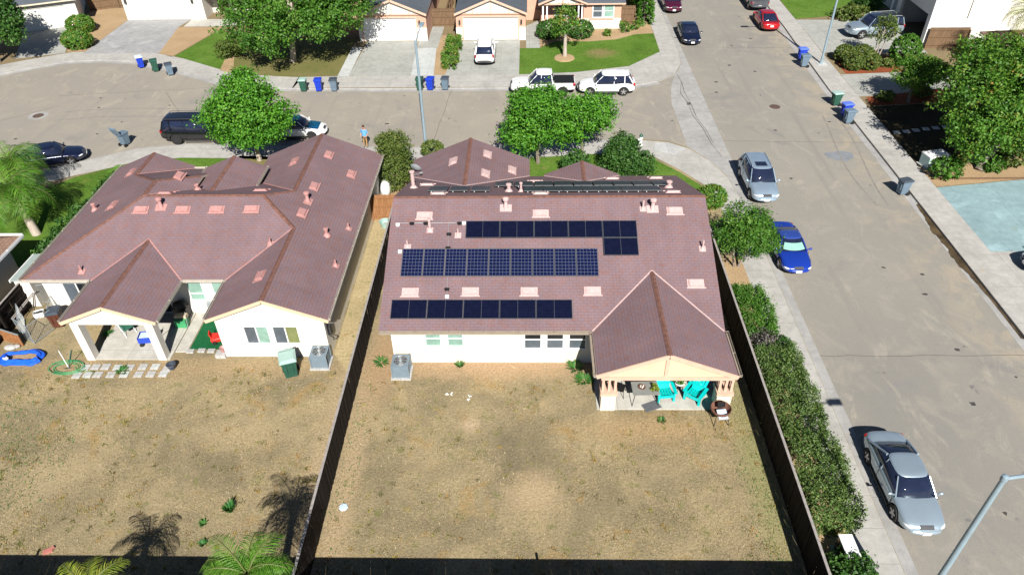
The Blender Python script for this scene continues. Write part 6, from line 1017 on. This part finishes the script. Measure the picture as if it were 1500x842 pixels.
t=thing('plastic_crate','white plastic crate inside the wire pen','crate',(-26.2,29.1,0),.4); m=MB(); m.box(-.25,.25,-.18,.18,0,.02); m.box(-.25,.25,-.18,-.16,0,.3); m.box(-.25,.25,.16,.18,0,.3); m.box(-.25,-.23,-.18,.18,0,.3); m.box(.23,.25,-.18,.18,0,.3); m.build('crate_body',M['white'],t,local=True); m=MB(); m.cbox((.08,0,.18),(.16,.2,.2)); m.cbox((-.1,.03,.14),(.12,.2,.2)); m.build('contents',M['dark'],t,local=True)
t=thing('storage_tote','dark blue storage tote beside the brown bin','tote',(-23.9,28.5,0),.2); m=MB(); m.solid(*loft([[(-.28,-.2,0),(.28,-.2,0),(.28,.2,0),(-.28,.2,0)],[(-.33,-.24,.35),(.33,-.24,.35),(.33,.24,.35),(-.33,.24,.35)]])); m.build('tub',M['p_navy'],t,local=True); m=MB(); m.box(-.35,.35,-.26,.26,.35,.40); m.build('lid',M['potblue'],t,local=True)
m=MB(); m.ell((0,0,.1),(.32,.2,.13),10,7); m.ell((.25,.1,.08),(.2,.15,.1),10,6); o=m.build('limestone_rock',M['stone']); o.location=(-26.35,26.55,0); tag(o,'pale rock lying before the rusty board','rock')
m=MB(); m.bar((-.2,-.9,.45),(.25,.9,.9),.05,.03); m.bar((-.1,-.9,.44),(.33,.9,.88),.05,.03); o=m.build('loose_plank',M['fencecap']); o.location=(-26.85,29.1,.1); tag(o,'pale loose planks leaning on the left dark fence','plank')
m=MB(); m.cbox((0,0,.12),(.34,.26,.2),.3); m.cbox((.03,.0,.24),(.36,.28,.03),.3); o=m.build('cardboard_box',M['white']); o.location=(-9.1,13.6,0); tag(o,'small white box at the bottom in the palm shadow','box')
# ------------------------------------------------------------------ the person standing in the street
t=thing('person','person in a blue t-shirt and khaki trousers standing in the street','person',(-12.05,48.3,ROAD),PI-.25)
def skin(name,vs,es,rs,mats,sub=2):
    me=bpy.data.meshes.new(name); me.from_pydata(vs,es,[]); o=bpy.data.objects.new(name,me); COL.objects.link(o); s=o.modifiers.new('k','SKIN'); s.use_smooth_shade=True; q=o.modifiers.new('s','SUBSURF'); q.levels=sub; q.render_levels=sub
    for i,r in enumerate(rs): me.skin_vertices[0].data[i].radius=r if isinstance(r,tuple) else (r,r)
    me.skin_vertices[0].data[0].use_root=True
    dg=bpy.context.evaluated_depsgraph_get(); dg.update(); nm=bpy.data.meshes.new_from_object(o.evaluated_get(dg)); o.modifiers.clear(); o.data=nm; nm.name=name
    for m in mats: nm.materials.append(m)
    nm.shade_smooth(); return o
vs=[(0,0,.95),(0,.01,1.15),(0,0,1.36),(0,-.01,1.47),(0,.02,1.58),(0,.02,1.72)]+[q for s in (-1,1) for q in ((s*.19,-.01,1.40),(s*.26,.0,1.12),(s*.22,.16,.96),(s*.18,.26,1.0),(s*.10,.01,.90),(s*.11,.02,.50),(s*.115,-.01,.09),(s*.13,.13,.04))]
es=[(0,1),(1,2),(2,3),(3,4),(4,5)]+[e for b in (6,14) for e in ((2,b),(b,b+1),(b+1,b+2),(b+2,b+3),(0,b+4),(b+4,b+5),(b+5,b+6),(b+6,b+7))]
rs=[(.16,.12),(.155,.115),(.17,.12),.055,(.085,.10),(.075,.09)]+[.06,.045,.036,.035,.09,.062,.045,.04]*2
body=skin('body',vs,es,rs,[M['skin'],M['shirt'],M['khaki'],M['dark']]); body.parent=t
for p in body.data.polygons:
    c=p.center; p.material_index=3 if c.z<.10 else 2 if (c.z<.95 and abs(c.x)<.2) else 1 if (c.z<1.44 and c.z>.9 and not (abs(c.x)>.19 and c.z<1.16)) else 0
m=MB(); m.ell((0,-.005,1.70),(.095,.115,.10),14,8); m.build('hair',M['hair'],t,True,local=True); m=MB(); m.ell((0,.125,1.60),(.014,.025,.02),8,6); 
m.build('nose',M['skin'],t,True,local=True)
for s in (-1,1):
    m=MB(); m.ell((s*.035,.105,1.635),(.013,.012,.010),8,6); m.build('eye',M['black'],t,True,local=True); m=MB(); m.ell((s*.098,.01,1.615),(.014,.026,.034),8,6); m.build('ear',M['skin'],t,True,local=True)
    for k in range(5):
        m=MB(); x=s*.18+(k-2)*.016; a=.30 if k not in (0,4) else .285; m.tube([(x,.27,1.0),(x,a+.03,.995),(x,a+.055,.975)],[.009,.008,.006],6); m.build('finger',M['skin'],t,True,local=True)
m=MB(); m.box(-.05,.05,.102,.106,1.565,1.575); m.build('mouth',M['redrag'],t,local=True)
m=MB(); m.cbox((0,.36,1.01),(.09,.16,.012)); o=m.build('phone',M['black'],None); o.location=(-12.05,48.3,ROAD); o.rotation_euler=(0,0,PI-.25); tag(o,'small dark phone held by the person in the street','phone')
# ------------------------------------------------------------------ camera, sun and sky
cam=bpy.data.cameras.new('camera'); cam.sensor_width=36; cam.lens=36*1065/1500; cam.clip_end=4000; cam.clip_start=.1; co=bpy.data.objects.new('camera',cam); COL.objects.link(co); SC.camera=co
r=Vector((.99970833,.01816435,-.01591547)); u=Vector((.00117613,.62161222,.78332424)); f=Vector((-.02412183,.78311449,-.62140955)); co.matrix_world=Matrix(((r.x,u.x,-f.x,0),(r.y,u.y,-f.y,0),(r.z,u.z,-f.z,25),(0,0,0,1)))
EL,AZ=R(39.5),R(9.5)      # sun stands behind the camera, a little to the right
sd=Vector((math.sin(AZ)*math.cos(EL),-math.cos(AZ)*math.cos(EL),math.sin(EL)))
sl=bpy.data.lights.new('sun','SUN'); sl.energy=5.0; sl.angle=R(.5); sl.color=(1,.955,.88); so=bpy.data.objects.new('sun',sl); COL.objects.link(so); so.rotation_euler=sd.to_track_quat('Z','Y').to_euler(); so.location=(0,-20,60)
wd=bpy.data.worlds.new('World'); SC.world=wd; wd.use_nodes=True; nt=wd.node_tree; bg=nt.nodes['Background']; sk=nt.nodes.new('ShaderNodeTexSky'); sk.sky_type='NISHITA'; sk.sun_disc=False; sk.sun_elevation=EL; sk.sun_rotation=PI-AZ; sk.altitude=100; sk.air_density=.6; sk.dust_density=.3; sk.ozone_density=2.0
nt.links.new(sk.outputs[0],bg.inputs['Color']); bg.inputs['Strength'].default_value=.05
vs_=SC.view_settings; vs_.view_transform='Standard'; vs_.look='None'; vs_.exposure=.72; vs_.gamma=1; vs_.use_curve_mapping=False
SC.render.engine='CYCLES'; SC.cycles.max_bounces=6; SC.cycles.diffuse_bounces=1; SC.cycles.glossy_bounces=2; SC.cycles.transmission_bounces=2; SC.cycles.use_denoising=True
